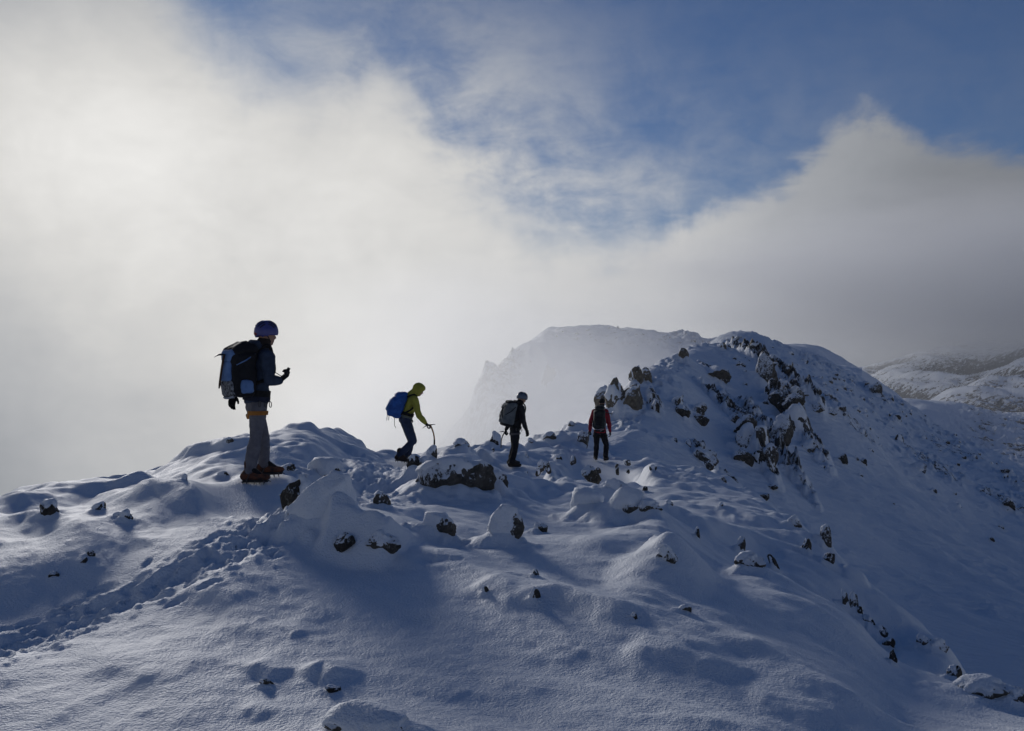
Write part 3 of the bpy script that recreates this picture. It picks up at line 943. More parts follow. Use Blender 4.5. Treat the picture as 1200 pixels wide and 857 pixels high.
def ico(sub):
    if sub not in _ico:
        bm = bmesh.new()
        bmesh.ops.create_icosphere(bm, subdivisions=sub, radius=1.0)
        _ico[sub] = (np.array([v.co[:] for v in bm.verts]), np.array([[v.index for v in f.verts] for f in bm.faces]))
        bm.free()
    return _ico[sub]


def rock_radius(V, seed, cuts=10, rough=0.085, soft=0.0):
    r = np.random.default_rng(seed)
    nrm = r.normal(size=(cuts, 3)); nrm /= np.linalg.norm(nrm, axis=1)[:, None]
    hh = r.uniform(0.48, 1.0, cuts)
    dots = V @ nrm.T
    rad = np.min(np.where(dots > 0.05, hh / np.maximum(dots, 0.05), 9.0), axis=1)
    rad = np.minimum(rad, 1.15)
    if soft:
        rad = rad * (1 - soft) + soft * 0.9
    n = 0.35 * fbm3(V * 1.7 + seed, 2, seed, 0.5) + 0.65 * fbm3(V * 5.0 + seed, 3, seed, 0.6)
    crack = np.abs(fbm3(V * 3.1 + seed * 1.7, 2, seed + 5))
    rad = rad * (1 + rough * n) - 0.10 * rough / 0.12 * (1 - sstep(crack, 0.0, 0.16)) * (1 - soft)
    return rad


def boulder(name, x, y, zb, size, seed, mat, cap=0.6, capdir=(-0.35, 0.1, 0.95), label=None, group=None, rot=None, sub=4, cap_thick=0.22, tilt=0.0, cat=None, cap_spread=0.0):
    """size = (width, depth, height) in metres; zb = ground height at its foot"""
    V, Fc = ico(sub)
    rz = random.uniform(-0.5, 0.5) if rot is None else rot
    rad = rock_radius(V, seed)
    sx, sy, sz = size[0] / 1.8, size[1] / 1.8, size[2] / 1.55
    M = Matrix.Rotation(rz, 3, 'Z') @ Matrix.Rotation(tilt, 3, 'Y')
    M = np.array(M)
    cz = zb + size[2] * 0.42
    C = np.array([x, y, cz])
    R1 = (V * rad[:, None] * np.array([sx, sy, sz])) @ M.T
    base = np.array([x, y, zb])
    me = np_mesh(name, R1 + C - base, Fc)
    try:
        me.set_sharp_from_angle(angle=math.radians(30))
    except Exception:
        pass
    o = link(name, me, mat)
    o.location = base
    tag(o, label, cat or 'rock', group)
    if cap > 0:
        cd = np.array(capdir); cd = cd / np.linalg.norm(cd)
        Wn = V @ M.T
        n = fbm3(V * 2.6 + seed * 3.3, 4, seed + 77, 0.55)
        s = sstep((Wn @ cd) + 0.34 * n + cap_spread, 1.0 - 1.15 * cap - 0.16, 1.0 - 1.15 * cap + 0.5)
        rs = rock_radius(V, seed, rough=0.02, soft=0.5)
        rs = np.maximum(rs, rad * 0.94)
        rr = rs * 0.82 * (1 - s) + (rs + cap_thick * (0.75 + 0.25 * n)) * s
        sm = (V * rr[:, None] * np.array([sx, sy, sz])) @ M.T
        cm = np_mesh('snow_cap', sm + C - base, Fc)
        c = link('snow_cap', cm, SNOW_NEAR)
        c.parent = o
    return o


def rock_px(u, v, w, h, label, sheet=None, mat=None, cap=0.6, depth=0.8, seed=None, group=None, name='boulder', emb=0.22, skirt=0.8, **kw):
    """boulder whose foot shows at u, v in the photograph, w and h its size there in pixels"""
    sh = sheet or A
    q = at(sh, u, v)
    if not q:
        print('no ground at', u, v); return None
    x, y, z = q
    k = y / F
    W, H = w * k, h * k
    s = seed if seed is not None else int(u * 7 + v * 13) % 9973
    if skirt:                                           # snow banked up against the windward side
        sh.bump(x - 0.30 * W, y + 0.30 * W, 0.95 * W, 0.95 * W * max(depth, .6), H * 0.46 * skirt, 0.0, 1.3, wob=.55)
        sh.bump(x + 0.25 * W, y + 0.1 * W, 1.0 * W, 0.8 * W * max(depth, .6), H * 0.20 * skirt, -0.3, 1.3, wob=.55)
    return boulder(name, x, y + W * depth * 0.35, z - H * emb, (W, W * depth, H * (1 + emb)), s, mat or ROCK, cap, label=label, group=group, **kw)


# near rocks on the ridge, foot u, v and size w, h in pixels
rock_px(345, 612, 34, 46, 'dark bare rock face poking out of the big snow slab beside the trodden path', mat=ROCK_BARE, cap=0.42, capdir=(0.8, 0.1, 0.7), emb=.2)
rock_px(380, 632, 74, 66, 'largest snow-draped boulder, a wedge of snow just right of the trodden path', mat=ROCK_BARE, cap=0.95, depth=.8, seed=21, rot=0.1, tilt=0.30, cap_thick=.12, cap_spread=.15, emb=.12, capdir=(-.2, -.3, .9), sub=5)
A.crest([(372, 628), (400, 634), (440, 646), (474, 654)], 44, .8, .42, taper=.16)
rock_px(402, 646, 26, 17, 'dark round hole of rock under the right side of the snow wedge', mat=ROCK_BARE, cap=0.2, skirt=0, emb=.1, seed=5)
rock_px(446, 652, 40, 20, 'dark broken rock edge at the right foot of the snow wedge', mat=ROCK, cap=0.3, skirt=0, emb=.1, seed=8)
rock_px(497, 562, 24, 24, 'small dark rock leaning against the left end of the big frosted boulder', mat=ROCK_BARE, cap=0.35)
rock_px(534, 584, 72, 48, 'big frosted boulder with a thick snow top and dark right face on the crest', cap=0.62, depth=.8, seed=33, rot=0.2, cap_thick=.2, emb=.05)
rock_px(590, 640, 40, 38, 'rounded boulder with a tall snow cap and bare lower edge below the crest', cap=0.66, seed=46, cap_thick=.24)
rock_px(632, 626, 16, 14, 'little bare stone right of the tall-capped rounded boulder', mat=ROCK_BARE, cap=0.3)
rock_px(516, 632, 36, 30, 'half-buried dark rock in the drift below the big frosted boulder', cap=0.7, seed=57)
rock_px(448, 597, 22, 18, 'small frosted rock tuft at the edge of the footprints', cap=0.25)
rock_px(384, 568, 42, 26, 'snow-capped hump with a dark underside beside the footprints', mat=ROCK_BARE, cap=0.75, seed=63, cap_thick=.25)
rock_px(580, 574, 24, 20, 'small rime-covered rock just right of the big frosted boulder', cap=0.5)
rock_px(484, 552, 13, 14, 'dark stone at the foot of the walker with the green hood', mat=ROCK_BARE, cap=0.4)
rock_px(506, 540, 15, 14, 'snow-topped stone under the tip of the orange ice axe', cap=0.6, cap_thick=.3)
rock_px(520, 524, 7, 7, 'small dark stone on the skyline right of the orange ice axe', mat=ROCK_BARE, cap=0.2)
rock_px(540, 526, 16, 9, 'snowy stone on the skyline above the big frosted boulder', cap=0.65)
mound(776, 670, 110, .75, 36, -.3, 1.2)
A.crest([(740, 640), (770, 636), (800, 660)], 14, .7, .4)
rock_px(784, 660, 26, 17, 'dark hollowed rock on the right side of a big dome of snow', mat=ROCK, cap=0.5, seed=76, skirt=.3, emb=.35)
rock_px(722, 583, 30, 20, 'dark frosted rock behind the two white snow humps', cap=0.3)
rock_px(690, 600, 40, 26, 'smooth white snow hump left of the dark frosted rock', cap=0.9, seed=81, cap_thick=.26, cap_spread=.1)
rock_px(735, 608, 44, 30, 'steep-sided snow-covered block right of the smooth white hump', cap=0.85, seed=83, cap_thick=.2, cap_spread=.05)
rock_px(764, 600, 26, 12, 'low broken rock with a snow-dusted ledge beside the steep-sided block', cap=0.55)
rock_px(692, 564, 22, 14, 'dark flat stone in front of the walker in red', mat=ROCK_BARE, cap=0.45)
rock_px(642, 552, 9, 9, 'tiny dark stone just right of the boots of the walker with the grey pack', mat=ROCK_BARE, cap=0.3)
rock_px(634, 554, 10, 12, 'thin upright stone below the tiny dark one by the trampled snow', cap=0.4)
rock_px(817, 632, 6, 11, 'narrow dark stone standing in the shaded hollow', mat=ROCK_BARE, cap=0.4)
rock_px(869, 650, 10, 20, 'upright dark pillar stone with a snow hat above the knoll', mat=ROCK, cap=0.5, cap_thick=.2)
rock_px(881, 668, 28, 20, 'blocky frosted rock on the left side of the knoll top', cap=0.5)
rock_px(907, 668, 8, 15, 'leaning dark splinter of rock right of the knoll top', mat=ROCK_BARE, cap=0.2, tilt=-.5)
rock_px(970, 643, 14, 22, 'tall snow-topped rock at the outer edge of the ridge', cap=0.45, cap_thick=.2)
rock_px(932, 620, 16, 12, 'small pair-topped stone on the ridge edge left of the tall snow-topped rock', cap=0.5)
rock_px(946, 648, 10, 14, 'dark fang of rock below the ridge edge', mat=ROCK_BARE, cap=0.3)
rock_px(974, 664, 14, 12, 'dark stone directly below the tall snow-topped rock', mat=ROCK_BARE, cap=0.3)
rock_px(1001, 722, 14, 26, 'tallest dark shard of the broken crag behind the near snow crest', cap=0.3, depth=.5)
rock_px(990, 712, 10, 16, 'frosted shard left of the tallest one behind the near snow crest', cap=0.4, depth=.6)
rock_px(1010, 729, 10, 15, 'dark shard right of the tallest one behind the near snow crest', mat=ROCK_BARE, cap=0.3, depth=.6)
rock_px(1020, 738, 14, 14, 'dark stone on the near snow crest below the broken crag', mat=ROCK_BARE, cap=0.3)
rock_px(1033, 748, 14, 12, 'dark stone with a snowy crown lower down the near snow crest', mat=ROCK_BARE, cap=0.4)
rock_px(1042, 762, 14, 12, 'flat dark stone low on the near snow crest', mat=ROCK_BARE, cap=0.4)
rock_px(1048, 781, 9, 16, 'lowest dark splinter on the near snow crest', mat=ROCK_BARE, cap=0.15)
rock_px(1103, 765, 26, 15, 'frosted dark rock patch on the bulge above the right corner', cap=0.4, depth=.6)
rock_px(1084, 757, 18, 10, 'thin frosted ledge left of the dark rock patch on the bulge', cap=0.4, depth=.6)
rock_px(1121, 800, 16, 16, 'dark rounded stone at the end of the bulge', mat=ROCK_BARE, cap=0.3)
rock_px(1160, 822, 56, 22, 'flat snow-topped slab in the lower right corner', cap=0.7, seed=91, cap_thick=.2)
rock_px(1192, 828, 26, 18, 'snow-rimmed stone at the right edge beside the flat slab', cap=0.5)
rock_px(56, 606, 21, 19, 'snow-capped stump of rock on the far left', mat=ROCK_BARE, cap=0.72, cap_thick=.28, seed=95)
rock_px(114, 601, 17, 11, 'small dark rock under a snow lid right of the snow-capped stump', mat=ROCK_BARE, cap=0.62)
rock_px(137, 608, 13, 7, 'little snowed-over stone beside the dark rock with the snow lid', cap=0.75)
rock_px(146, 612, 14, 14, 'dark nose of rock at the left end of the long snow hump', mat=ROCK_BARE, cap=0.7)
rock_px(104, 654, 10, 9, 'dark rock tip at the nose of the large left snow lump', mat=ROCK_BARE, cap=0.35)
rock_px(97, 661, 9, 6, 'dark crack stone just under the nose of the large left snow lump', mat=ROCK_BARE, cap=0.35)
rock_px(62, 679, 10, 6, 'dark stone low on the face of the large left snow lump', mat=ROCK_BARE, cap=0.3)
rock_px(216, 565, 9, 8, 'dark stone at the left end of the drift by the first walker', mat=ROCK_BARE, cap=0.5)
rock_px(266, 522, 12, 7, 'pale stone on the skyline left of the first walker', mat=ROCK_TAN, cap=0.6)
rock_px(338, 556, 20, 9, 'flat dark stone just right of the first walker boots', mat=ROCK_BARE, cap=0.4)
rock_px(262, 560, 14, 6, 'thin dark stone just left of the first walker boots', mat=ROCK_BARE, cap=0.4)
rock_px(312, 806, 16, 9, 'dark stone under the lip of the left foreground mound', mat=ROCK_BARE, cap=0.3)
rock_px(387, 814, 18, 7, 'thin dark stone in the shade of the pointed foreground mound', mat=ROCK_BARE, cap=0.4)
rock_px(440, 874, 108, 34, 'rough-crusted snowy boulder cut off by the bottom edge', cap=0.88, seed=99, cap_thick=.12, cap_spread=.1, depth=.7, emb=0.25)
rock_px(390, 852, 14, 11, 'dark stone at the left end of the rough-crusted snowy boulder', mat=ROCK_BARE, cap=0.3)
rock_px(627, 676, 8, 8, 'lone dark pebble on the smooth slope below the tall-capped boulder', mat=ROCK_BARE, cap=0.2)
rock_px(568, 696, 9, 8, 'dark pebble at the end of the long drift', mat=ROCK_BARE, cap=0.25)
rock_px(626, 708, 12, 14, 'dark chip of rock at the left tip of the central drift', mat=ROCK_BARE, cap=0.6)
rock_px(743, 729, 8, 8, 'dark chip of rock at the right tip of the central drift', mat=ROCK_BARE, cap=0.3)
rock_px(803, 720, 14, 10, 'rime-covered sprig of stone on the right slope', cap=0.6)
rock_px(580, 526, 12, 18, 'snow pillar with a dark left side behind the walker with the grey pack', mat=ROCK_BARE, cap=0.72, capdir=(.5, 0, .8), cap_thick=.25)
rock_px(622, 522, 9, 7, 'small skyline stone right of the walker with the grey pack', cap=0.5)
rock_px(643, 517, 14, 9, 'frosted slanting stone on the skyline between the last two walkers', cap=0.4)
rock_px(670, 503, 9, 6, 'dark stones on the skyline left of the walker in red', mat=ROCK_BARE, cap=0.35)
rock_px(684, 524, 13, 14, 'frosted rock just left of the walker in red', cap=0.4)
for k in range(26):                                    # little stones all along the crest
    u = random.uniform(560, 900); v = random.uniform(530, 600)
    q = at(A, u, v)
    if q and q[1] > 13:
        rock_px(u, v, random.uniform(4, 9), random.uniform(4, 8), 'tiny half-buried stone in the snow of the crest between the walkers and the drop', mat=random.choice((ROCK, ROCK_BARE)), cap=random.uniform(.2, .6), group='tiny stones along the crest', name='stone', sub=2)

# outcrops on the next rise: foot u, v, size px, label, material
OUT = [
    (724, 482, 26, 34, 'tall tan crag at the left foot of the rocky rise', ROCK_TAN, .25),
    (708, 476, 20, 22, 'pale crag leaning left of the tall tan crag', ROCK_TAN, .3),
    (743, 482, 22, 26, 'tan block right of the tall tan crag', ROCK_TAN, .25),
    (724, 452, 10, 16, 'tan tooth of rock above the tall tan crag', ROCK_TAN, .25),
    (747, 452, 16, 20, 'brown upright rock higher on the left crest', ROCK_TAN, .3),
    (757, 448, 14, 14, 'brown rock beside the upright one on the left crest', ROCK_TAN, .3),
    (745, 460, 14, 8, 'flat tan ledge under the brown upright rock', ROCK_TAN, .4),
    (761, 428, 12, 9, 'small rock notch on the upper left crest', ROCK_TAN, .4), (801, 424, 12, 14, 'narrow rock on the upper crest beside the footprints', ROCK_TAN, .35),
    (846, 410, 10, 8, 'small rock on the skyline crest of the rise', ROCK_TAN, .4),
    (763, 476, 10, 14, 'dark rib at the top of the shaded slope', ROCK_BARE, .3), (770, 488, 12, 18, 'dark rib under the first one on the shaded slope', ROCK_BARE, .3),
    (800, 490, 20, 14, 'dark hollowed rock in the middle of the shaded slope', ROCK_BARE, .35), (795, 478, 18, 14, 'frosted slab above the dark hollowed rock', ROCK, .5),
    (822, 500, 20, 14, 'dark rock right of the hollowed rock', ROCK_BARE, .4), (819, 488, 20, 14, 'frosted rock above the dark rock on the shaded slope', ROCK, .5),
    (834, 446, 40, 16, 'dark rime-feathered rock clump under the bright snow shoulder', ROCK, .2),
    (788, 520, 10, 8, 'small dark rock low on the shaded slope', ROCK_BARE, .4), (808, 526, 10, 10, 'small tan rock low on the shaded slope', ROCK_TAN, .4),
    (826, 556, 44, 26, 'wide rime-streaked rock band at the foot of the shaded slope', ROCK, .2),
    (866, 400, 10, 6, 'tiny rock by the summit snow', ROCK, .4),
    (868, 432, 10, 7, 'small dark rock right of the rime-feathered clump', ROCK_BARE, .3),
    (898, 454, 24, 36, 'big dark rib at the top of the right-hand crag line', ROCK, .15),
    (906, 462, 14, 14, 'dark block under the big dark rib', ROCK_BARE, .2), (922, 462, 16, 14, 'round frosted rock on the crag line', ROCK, .3),
    (946, 468, 22, 16, 'round dark rock standing out on the crag skyline', ROCK, .12), (934, 468, 18, 14, 'dark rock left of the round skyline rock', ROCK, .2),
    (960, 482, 20, 10, 'long dark rock below the round skyline rock', ROCK, .2), (972, 488, 18, 10, 'long dark rock lower on the crag skyline', ROCK, .25),
    (917, 490, 26, 24, 'black overhanging rock in the middle crags', ROCK_BARE, .15), (932, 498, 22, 16, 'black cave-like rock under the overhang', ROCK_BARE, .15),
    (940, 520, 34, 36, 'large frosted buttress in the middle crags', ROCK, .35), (918, 524, 22, 28, 'frosted rib left of the large buttress', ROCK, .35), (950, 536, 20, 18, 'lower toe of the large frosted buttress', ROCK, .35),
    (874, 512, 26, 20, 'dark slanting rock in the left crags', ROCK_BARE, .2), (862, 498, 18, 12, 'dark slanting edge above the left crags', ROCK_BARE, .25),
    (880, 536, 26, 34, 'frosted rib in the left crags', ROCK, .35), (869, 545, 26, 16, 'black flat rock at the foot of the left crags', ROCK_BARE, .2),
    (895, 530, 22, 30, 'frosted pillar between the left and middle crags', ROCK, .35), (892, 554, 16, 18, 'dark round rock at the foot of the frosted pillar', ROCK_BARE, .25), (904, 548, 16, 22, 'frosted toe right of the dark round rock', ROCK, .35),
    (900, 468, 10, 12, 'small dark rock under the crag line', ROCK_BARE, .25), (899, 478, 14, 8, 'thin dark ledge under the crag line', ROCK_BARE, .3), (932, 476, 16, 12, 'frosted rock above the black overhang', ROCK, .3),
    (988, 546, 10, 14, 'lone dark rock in the smooth bowl', ROCK_BARE, .3), (964, 550, 9, 5, 'thin dark stone at the edge of the smooth bowl', ROCK_BARE, .3),
    (1004, 540, 8, 6, 'small dark stone above the smooth bowl', ROCK_BARE, .35), (1013, 546, 8, 8, 'second small dark stone above the smooth bowl', ROCK_BARE, .35),
    (1080, 556, 20, 12, 'snow-ledged dark rock on the shaded flank', ROCK_BARE, .5), (1056, 520, 10, 10, 'dark rock high on the shaded flank', ROCK_BARE, .3),
    (1028, 462, 12, 12, 'blocky rock standing on the far skyline of the flank', ROCK, .3), (1005, 484, 8, 8, 'sunlit snow-capped block on the flank', ROCK, .6), (1014, 484, 8, 7, 'second sunlit snow-capped block on the flank', ROCK, .6),
    (985, 482, 16, 6, 'flat sunlit ledge beside the capped blocks', ROCK, .5), (1012, 512, 8, 9, 'small pale-topped rock below the capped blocks', ROCK, .5),
    (1185, 600, 14, 14, 'dark rock by the right edge of the flank', ROCK_BARE, .3), (1163, 636, 8, 6, 'lone stone low on the right flank', ROCK_BARE, .3), (1180, 557, 10, 5, 'flat dark stone near the right skyline', ROCK_BARE, .3),
    (905, 575, 20, 6, 'thin dark ledge above the ridge edge', ROCK_BARE, .35), (892, 585, 18, 8, 'dark broken ledge behind the ridge edge', ROCK_BARE, .35),
]
for (u, v, w, h, lab, mt, cp) in OUT:
    rock_px(u, v, w, h * 0.95, lab, B, mt, min(.75, cp + .12), depth=.9, name='rock_outcrop', sub=4, emb=.3, cap_thick=.12, skirt=.6)
for k in range(100):                                    # scattered stones of the shaded flank and the summit slope
    u = random.uniform(905, 1200) if k > 14 else random.uniform(850, 905)
    lo = np.interp(u, [830, 870, 1000, 1200], [398, 392, 438, 552])
    v = lo + abs(random.gauss(0, 1)) * (26 if u < 1000 else 46) + 4
    q = at(B, u, v)
    if q and q[1] > 48:
        s = math.exp(random.uniform(math.log(2.0), math.log(5.5)))
        rock_px(u, v, s * 1.5, s, 'small dark snow-dusted stone scattered on the upper flank of the rocky rise', B, random.choice((ROCK, ROCK_BARE, ROCK)), random.uniform(.45, .75), emb=.4, group='stones scattered on the upper flank', name='stone', sub=2)
for k in range(13):
    u = random.uniform(645, 815); v = np.interp(u, [645, 720, 770, 815], [391, 386, 389, 396]) + random.uniform(0, 7)
    rock_px(u, v, random.uniform(3, 9), random.uniform(2, 4), 'snowy block on the mist-veiled plateau rim', D, ROCK, .5, group='blocks on the plateau rim', name='rock_outcrop', sub=2)

# firm, trodden snow under the boots
def stand(u, v, d, r=0.42):
    p = P(u, v, d)
    for k in range(16 if d > 23 else 7):
        f = (d - 0.32 * k * d / 18) / d
        x, y, z = p.x * f, p.y * f, p.z - 0.035 * k
        w = A.win(x, y, r * 2.2)
        if w is None: continue
        q = np.sqrt((A.X[w] - x) ** 2 + (A.Y[w] - y) ** 2) / r
        t = 1 - sstep(q, 0.45, 2.0)
        new = A.Z[w] * (1 - t) + (z + (A.Z[w] - A.Z[w].mean()) * 0.2) * t
        A.Z[w] = new if k == 0 else np.minimum(A.Z[w], new)


for (u, v, d, r) in [(296, 564.7, 11.2, .32), (313, 557.2, 11.5, .28), (469, 540.8, 19.92, .38), (481, 540.6, 20.16, .34), (603, 548.0, 23.9, .5), (602, 545.4, 24.18, .4), (699, 539.4, 28.8, .55), (711, 540.4, 28.68, .55)]:
    stand(u, v, d, r)

ground = A.mesh('snow_ridge', SNOW_NEAR)
hill = B.mesh('snowy_hill', SNOW_HILL, attr=True)
plateau = D.mesh('plateau_hill', SNOW_FAR, attr=True)

# ------------------------------------------------------------------ people
def hull_into(bm, pts):
    vs = [bm.verts.new(p) for p in pts]
    r = bmesh.ops.convex_hull(bm, input=vs)
    dead = [e for e in r['geom_interior'] + r['geom_unused'] if isinstance(e, bmesh.types.BMVert)]
    if dead:
        bmesh.ops.delete(bm, geom=list(set(dead)), context='VERTS')


SPH = ico(2)[0]


class Body:
    """collects round cones and hulls, then fuses them into ONE continuous skin"""
    def __init__(self):
        self.bm = bmesh.new()

    def ball(self, p, r, B=None):
        r = np.array(r if hasattr(r, '__len__') else (r, r, r), float)
        V = SPH * r
        if B is not None: V = V @ np.array(B).T
        return V + np.array(p)

    def cone(self, a, ra, b, rb, B=None):
        hull_into(self.bm, [tuple(q) for q in np.vstack([self.ball(a, ra, B), self.ball(b, rb, B)])])
        return self

    def chain(self, pts, rads, B=None):
        for i in range(len(pts) - 1):
            self.cone(pts[i], rads[i], pts[i + 1], rads[i + 1], B)
        return self

    def hull(self, balls):
        hull_into(self.bm, [tuple(q) for q in np.vstack([self.ball(*b) for b in balls])])
        return self

    def box(self, c, B, half, r=0.006):
        Bn = np.array(B)
        pts = []
        for sx in (-1, 1):
            for sy in (-1, 1):
                for sz in (-1, 1):
                    pts.append((np.array(c) + Bn @ (np.array([sx, sy, sz]) * np.array(half)), r))
        return self.hull(pts)

    def done(self, name, mat, parent, voxel=None, smooth=2, wrinkle=0.0, wscale=14.0, seed=1):
        me = bpy.data.meshes.new(name)
        self.bm.normal_update()
        bmesh.ops.recalc_face_normals(self.bm, faces=self.bm.faces)
        self.bm.to_mesh(me)
        self.bm.free()
        if voxel:
            tmp = bpy.data.objects.new('tmp', me)
            COL.objects.link(tmp)
            md = tmp.modifiers.new('r', 'REMESH')
            md.mode = 'VOXEL'; md.voxel_size = voxel; md.use_smooth_shade = True
            if smooth:
                sm = tmp.modifiers.new('s', 'SMOOTH'); sm.factor = 0.5; sm.iterations = smooth
            dg = bpy.context.evaluated_depsgraph_get()
            me2 = bpy.data.meshes.new_from_object(tmp.evaluated_get(dg))
            me2.name = name
            bpy.data.objects.remove(tmp)
            bpy.data.meshes.remove(me)
            me = me2
            if wrinkle:
                n = len(me.vertices)
                co = np.empty(n * 3, np.float32); me.vertices.foreach_get('co', co)
                no = np.empty(n * 3, np.float32); me.vertices.foreach_get('normal', no)
                co = co.reshape(-1, 3).astype(float); no = no.reshape(-1, 3)
                w = fbm3(co * wscale * np.array([1, 1, 1.5]), 3, seed)
                w2 = -np.abs(fbm3(co * wscale * 0.6, 2, seed + 9))
                co += no * ((w * 0.6 + w2 * 0.9 + 0.3) * wrinkle)[:, None]
                me.vertices.foreach_set('co', co.astype(np.float32).ravel())
                me.update()
        me.polygons.foreach_set('use_smooth', np.full(len(me.polygons), True))
        me.update()
        me.materials.clear()
        return link(name, me, mat, parent)


def V3(*a): return np.array(a, float)


def unit(v):
    v = np.array(v, float)
    return v / (np.linalg.norm(v) + 1e-9)


def lerp(a, b, t): return np.array(a) * (1 - t) + np.array(b) * t


def frame(z, x):
    """basis with columns x (as near as possible), y, z"""
    z = unit(z); x = np.array(x, float); x = unit(x - z * (x @ z))
    return np.stack([x, np.cross(z, x), z], 1)


def tube_mesh(bm, pts, r, n=8):
    pts = [np.array(p, float) for p in pts]
    rings = []
    up = V3(0.3, 0.2, 1)
    for i, p in enumerate(pts):
        t = unit(pts[min(i + 1, len(pts) - 1)] - pts[max(i - 1, 0)])
        a = unit(np.cross(t, up)) if abs(t @ unit(up)) < .95 else unit(np.cross(t, V3(1, 0, 0)))
        b = np.cross(t, a)
        rr = r[i] if hasattr(r, '__len__') else r
        rings.append([bm.verts.new(p + rr * (a * math.cos(k * 2 * math.pi / n) + b * math.sin(k * 2 * math.pi / n))) for k in range(n)])
    for i in range(len(rings) - 1):
        for k in range(n):
            bm.faces.new((rings[i][k], rings[i][(k + 1) % n], rings[i + 1][(k + 1) % n], rings[i + 1][k]))
    bm.faces.new(rings[0][::-1]); bm.faces.new(rings[-1])


def spline(pts, n=8):
    pts = [np.array(p, float) for p in pts]
    P2 = [2 * pts[0] - pts[1]] + pts + [2 * pts[-1] - pts[-2]]
    o = []
    for i in range(1, len(P2) - 2):
        for k in range(n):
            t = k / n
            a, b, c, d = P2[i - 1:i + 3]
            o.append(.5 * ((2 * b) + (-a + c) * t + (2 * a - 5 * b + 4 * c - d) * t * t + (-a + 3 * b - 3 * c + d) * t ** 3))
    o.append(pts[-1])
    return o


def tubes(name, runs, mat, parent):
    bm = bmesh.new()
    for pts, r in runs:
        tube_mesh(bm, pts, r)
    bmesh.ops.recalc_face_normals(bm, faces=bm.faces)
    me = bpy.data.meshes.new(name); bm.to_mesh(me); bm.free()
    me.polygons.foreach_set('use_smooth', np.full(len(me.polygons), True))
    return link(name, me, mat, parent)


def loop_band(bm, c, B, ra, rb, w, th=0.006, n=28, sag=0.0):
    """flat webbing band round a limb: columns of B = two radial axes, limb axis"""
    vs = []
    for k in range(n):
        a = 2 * math.pi * k / n
        d = B[:, 0] * math.cos(a) * ra + B[:, 1] * math.sin(a) * rb
        o = unit(d)
        ax = B[:, 2] * (sag * math.cos(a))
        vs.append([bm.verts.new(np.array(c) + d + ax + o * s + B[:, 2] * q) for s, q in ((0, -w / 2), (th, -w / 2), (th, w / 2), (0, w / 2))])
    for k in range(n):
        p, q = vs[k], vs[(k + 1) % n]
        for j in range(4):
            bm.faces.new((p[j], q[j], q[(j + 1) % 4], p[(j + 1) % 4]))


SKIN = make_cloth('skin', (0.42, 0.26, 0.19), (0.36, 0.21, 0.15), 0.55, 30)
BLACK_CLOTH = make_cloth('black_cloth', (0.018, 0.018, 0.020), None, 0.9, 35)
BLACK_STRAP = make_cloth('black_webbing', (0.015, 0.015, 0.016), None, 0.8, 80)
RUBBER = make_hard('black_rubber', (0.018, 0.018, 0.018), 0.7)
STEEL = make_hard('grey_steel', (0.32, 0.33, 0.35), 0.38, 0.9)
DARK_STEEL = make_hard('dark_steel', (0.09, 0.09, 0.095), 0.42, 0.8)
HAIR = make_cloth('brown_hair', (0.05, 0.032, 0.02), None, 0.7, 60)


def glove_hand(parent, wrist, fore, palm_n, size, curl, mat, grip=None, side=1):
    """a hand of palm, thumb and four fingers; fore = direction from wrist to knuckles, palm_n = the way the palm faces"""
    z = unit(fore); n = unit(np.array(palm_n) - z * (np.array(palm_n) @ z)); x = np.cross(n, z) * side      # x towards the thumb
    s = size
    b = Body()
    W = np.array(wrist)
    kn = W + z * 0.088 * s
    b.cone(W - z * 0.02 * s, 0.030 * s, W + z * 0.012 * s, 0.031 * s)
    b.hull([(W + x * .016 * s, .021 * s), (W - x * .016 * s, .020 * s), (kn + x * .030 * s, .0165 * s), (kn - x * .030 * s, .0155 * s)])
    for i, (off, ln, cf) in enumerate(((.031, .074, .9), (.0105, .082, 1.0), (-.0105, .077, 1.05), (-.030, .060, 1.1))):
        p = kn + x * off * s; d = z.copy()
        fan = x * off * 1.2
        d = unit(d + fan)
        rads = (.0125, .0118, .0108, .0095)
        pts = [p]
        ang = 0.0
        for j, f in enumerate((.46, .31, .23)):
            ang += curl * cf * (0.55, 1.0, 0.7)[j]
            dd = d * math.cos(ang) + n * math.sin(ang)
            pts.append(pts[-1] + dd * ln * f * s)
        b.chain(pts, [r * s for r in rads])
    t0 = W + x * .022 * s + z * .022 * s
    t1 = t0 + unit(x * .75 + z * .65 + n * .35) * .038 * s
    t2 = t1 + unit(x * .15 + z * .8 + n * (.35 + .5 * min(curl, 1.2))) * .032 * s
    t3 = t2 + unit(x * -.2 + z * .7 + n * (.4 + .6 * min(curl, 1.2))) * .024 * s
    b.chain([t0, t1, t2, t3], [.0165 * s, .0145 * s, .0125 * s, .0105 * s])
    h = b.done('glove', mat, parent, voxel=0.0042 * s, smooth=1)
    return h


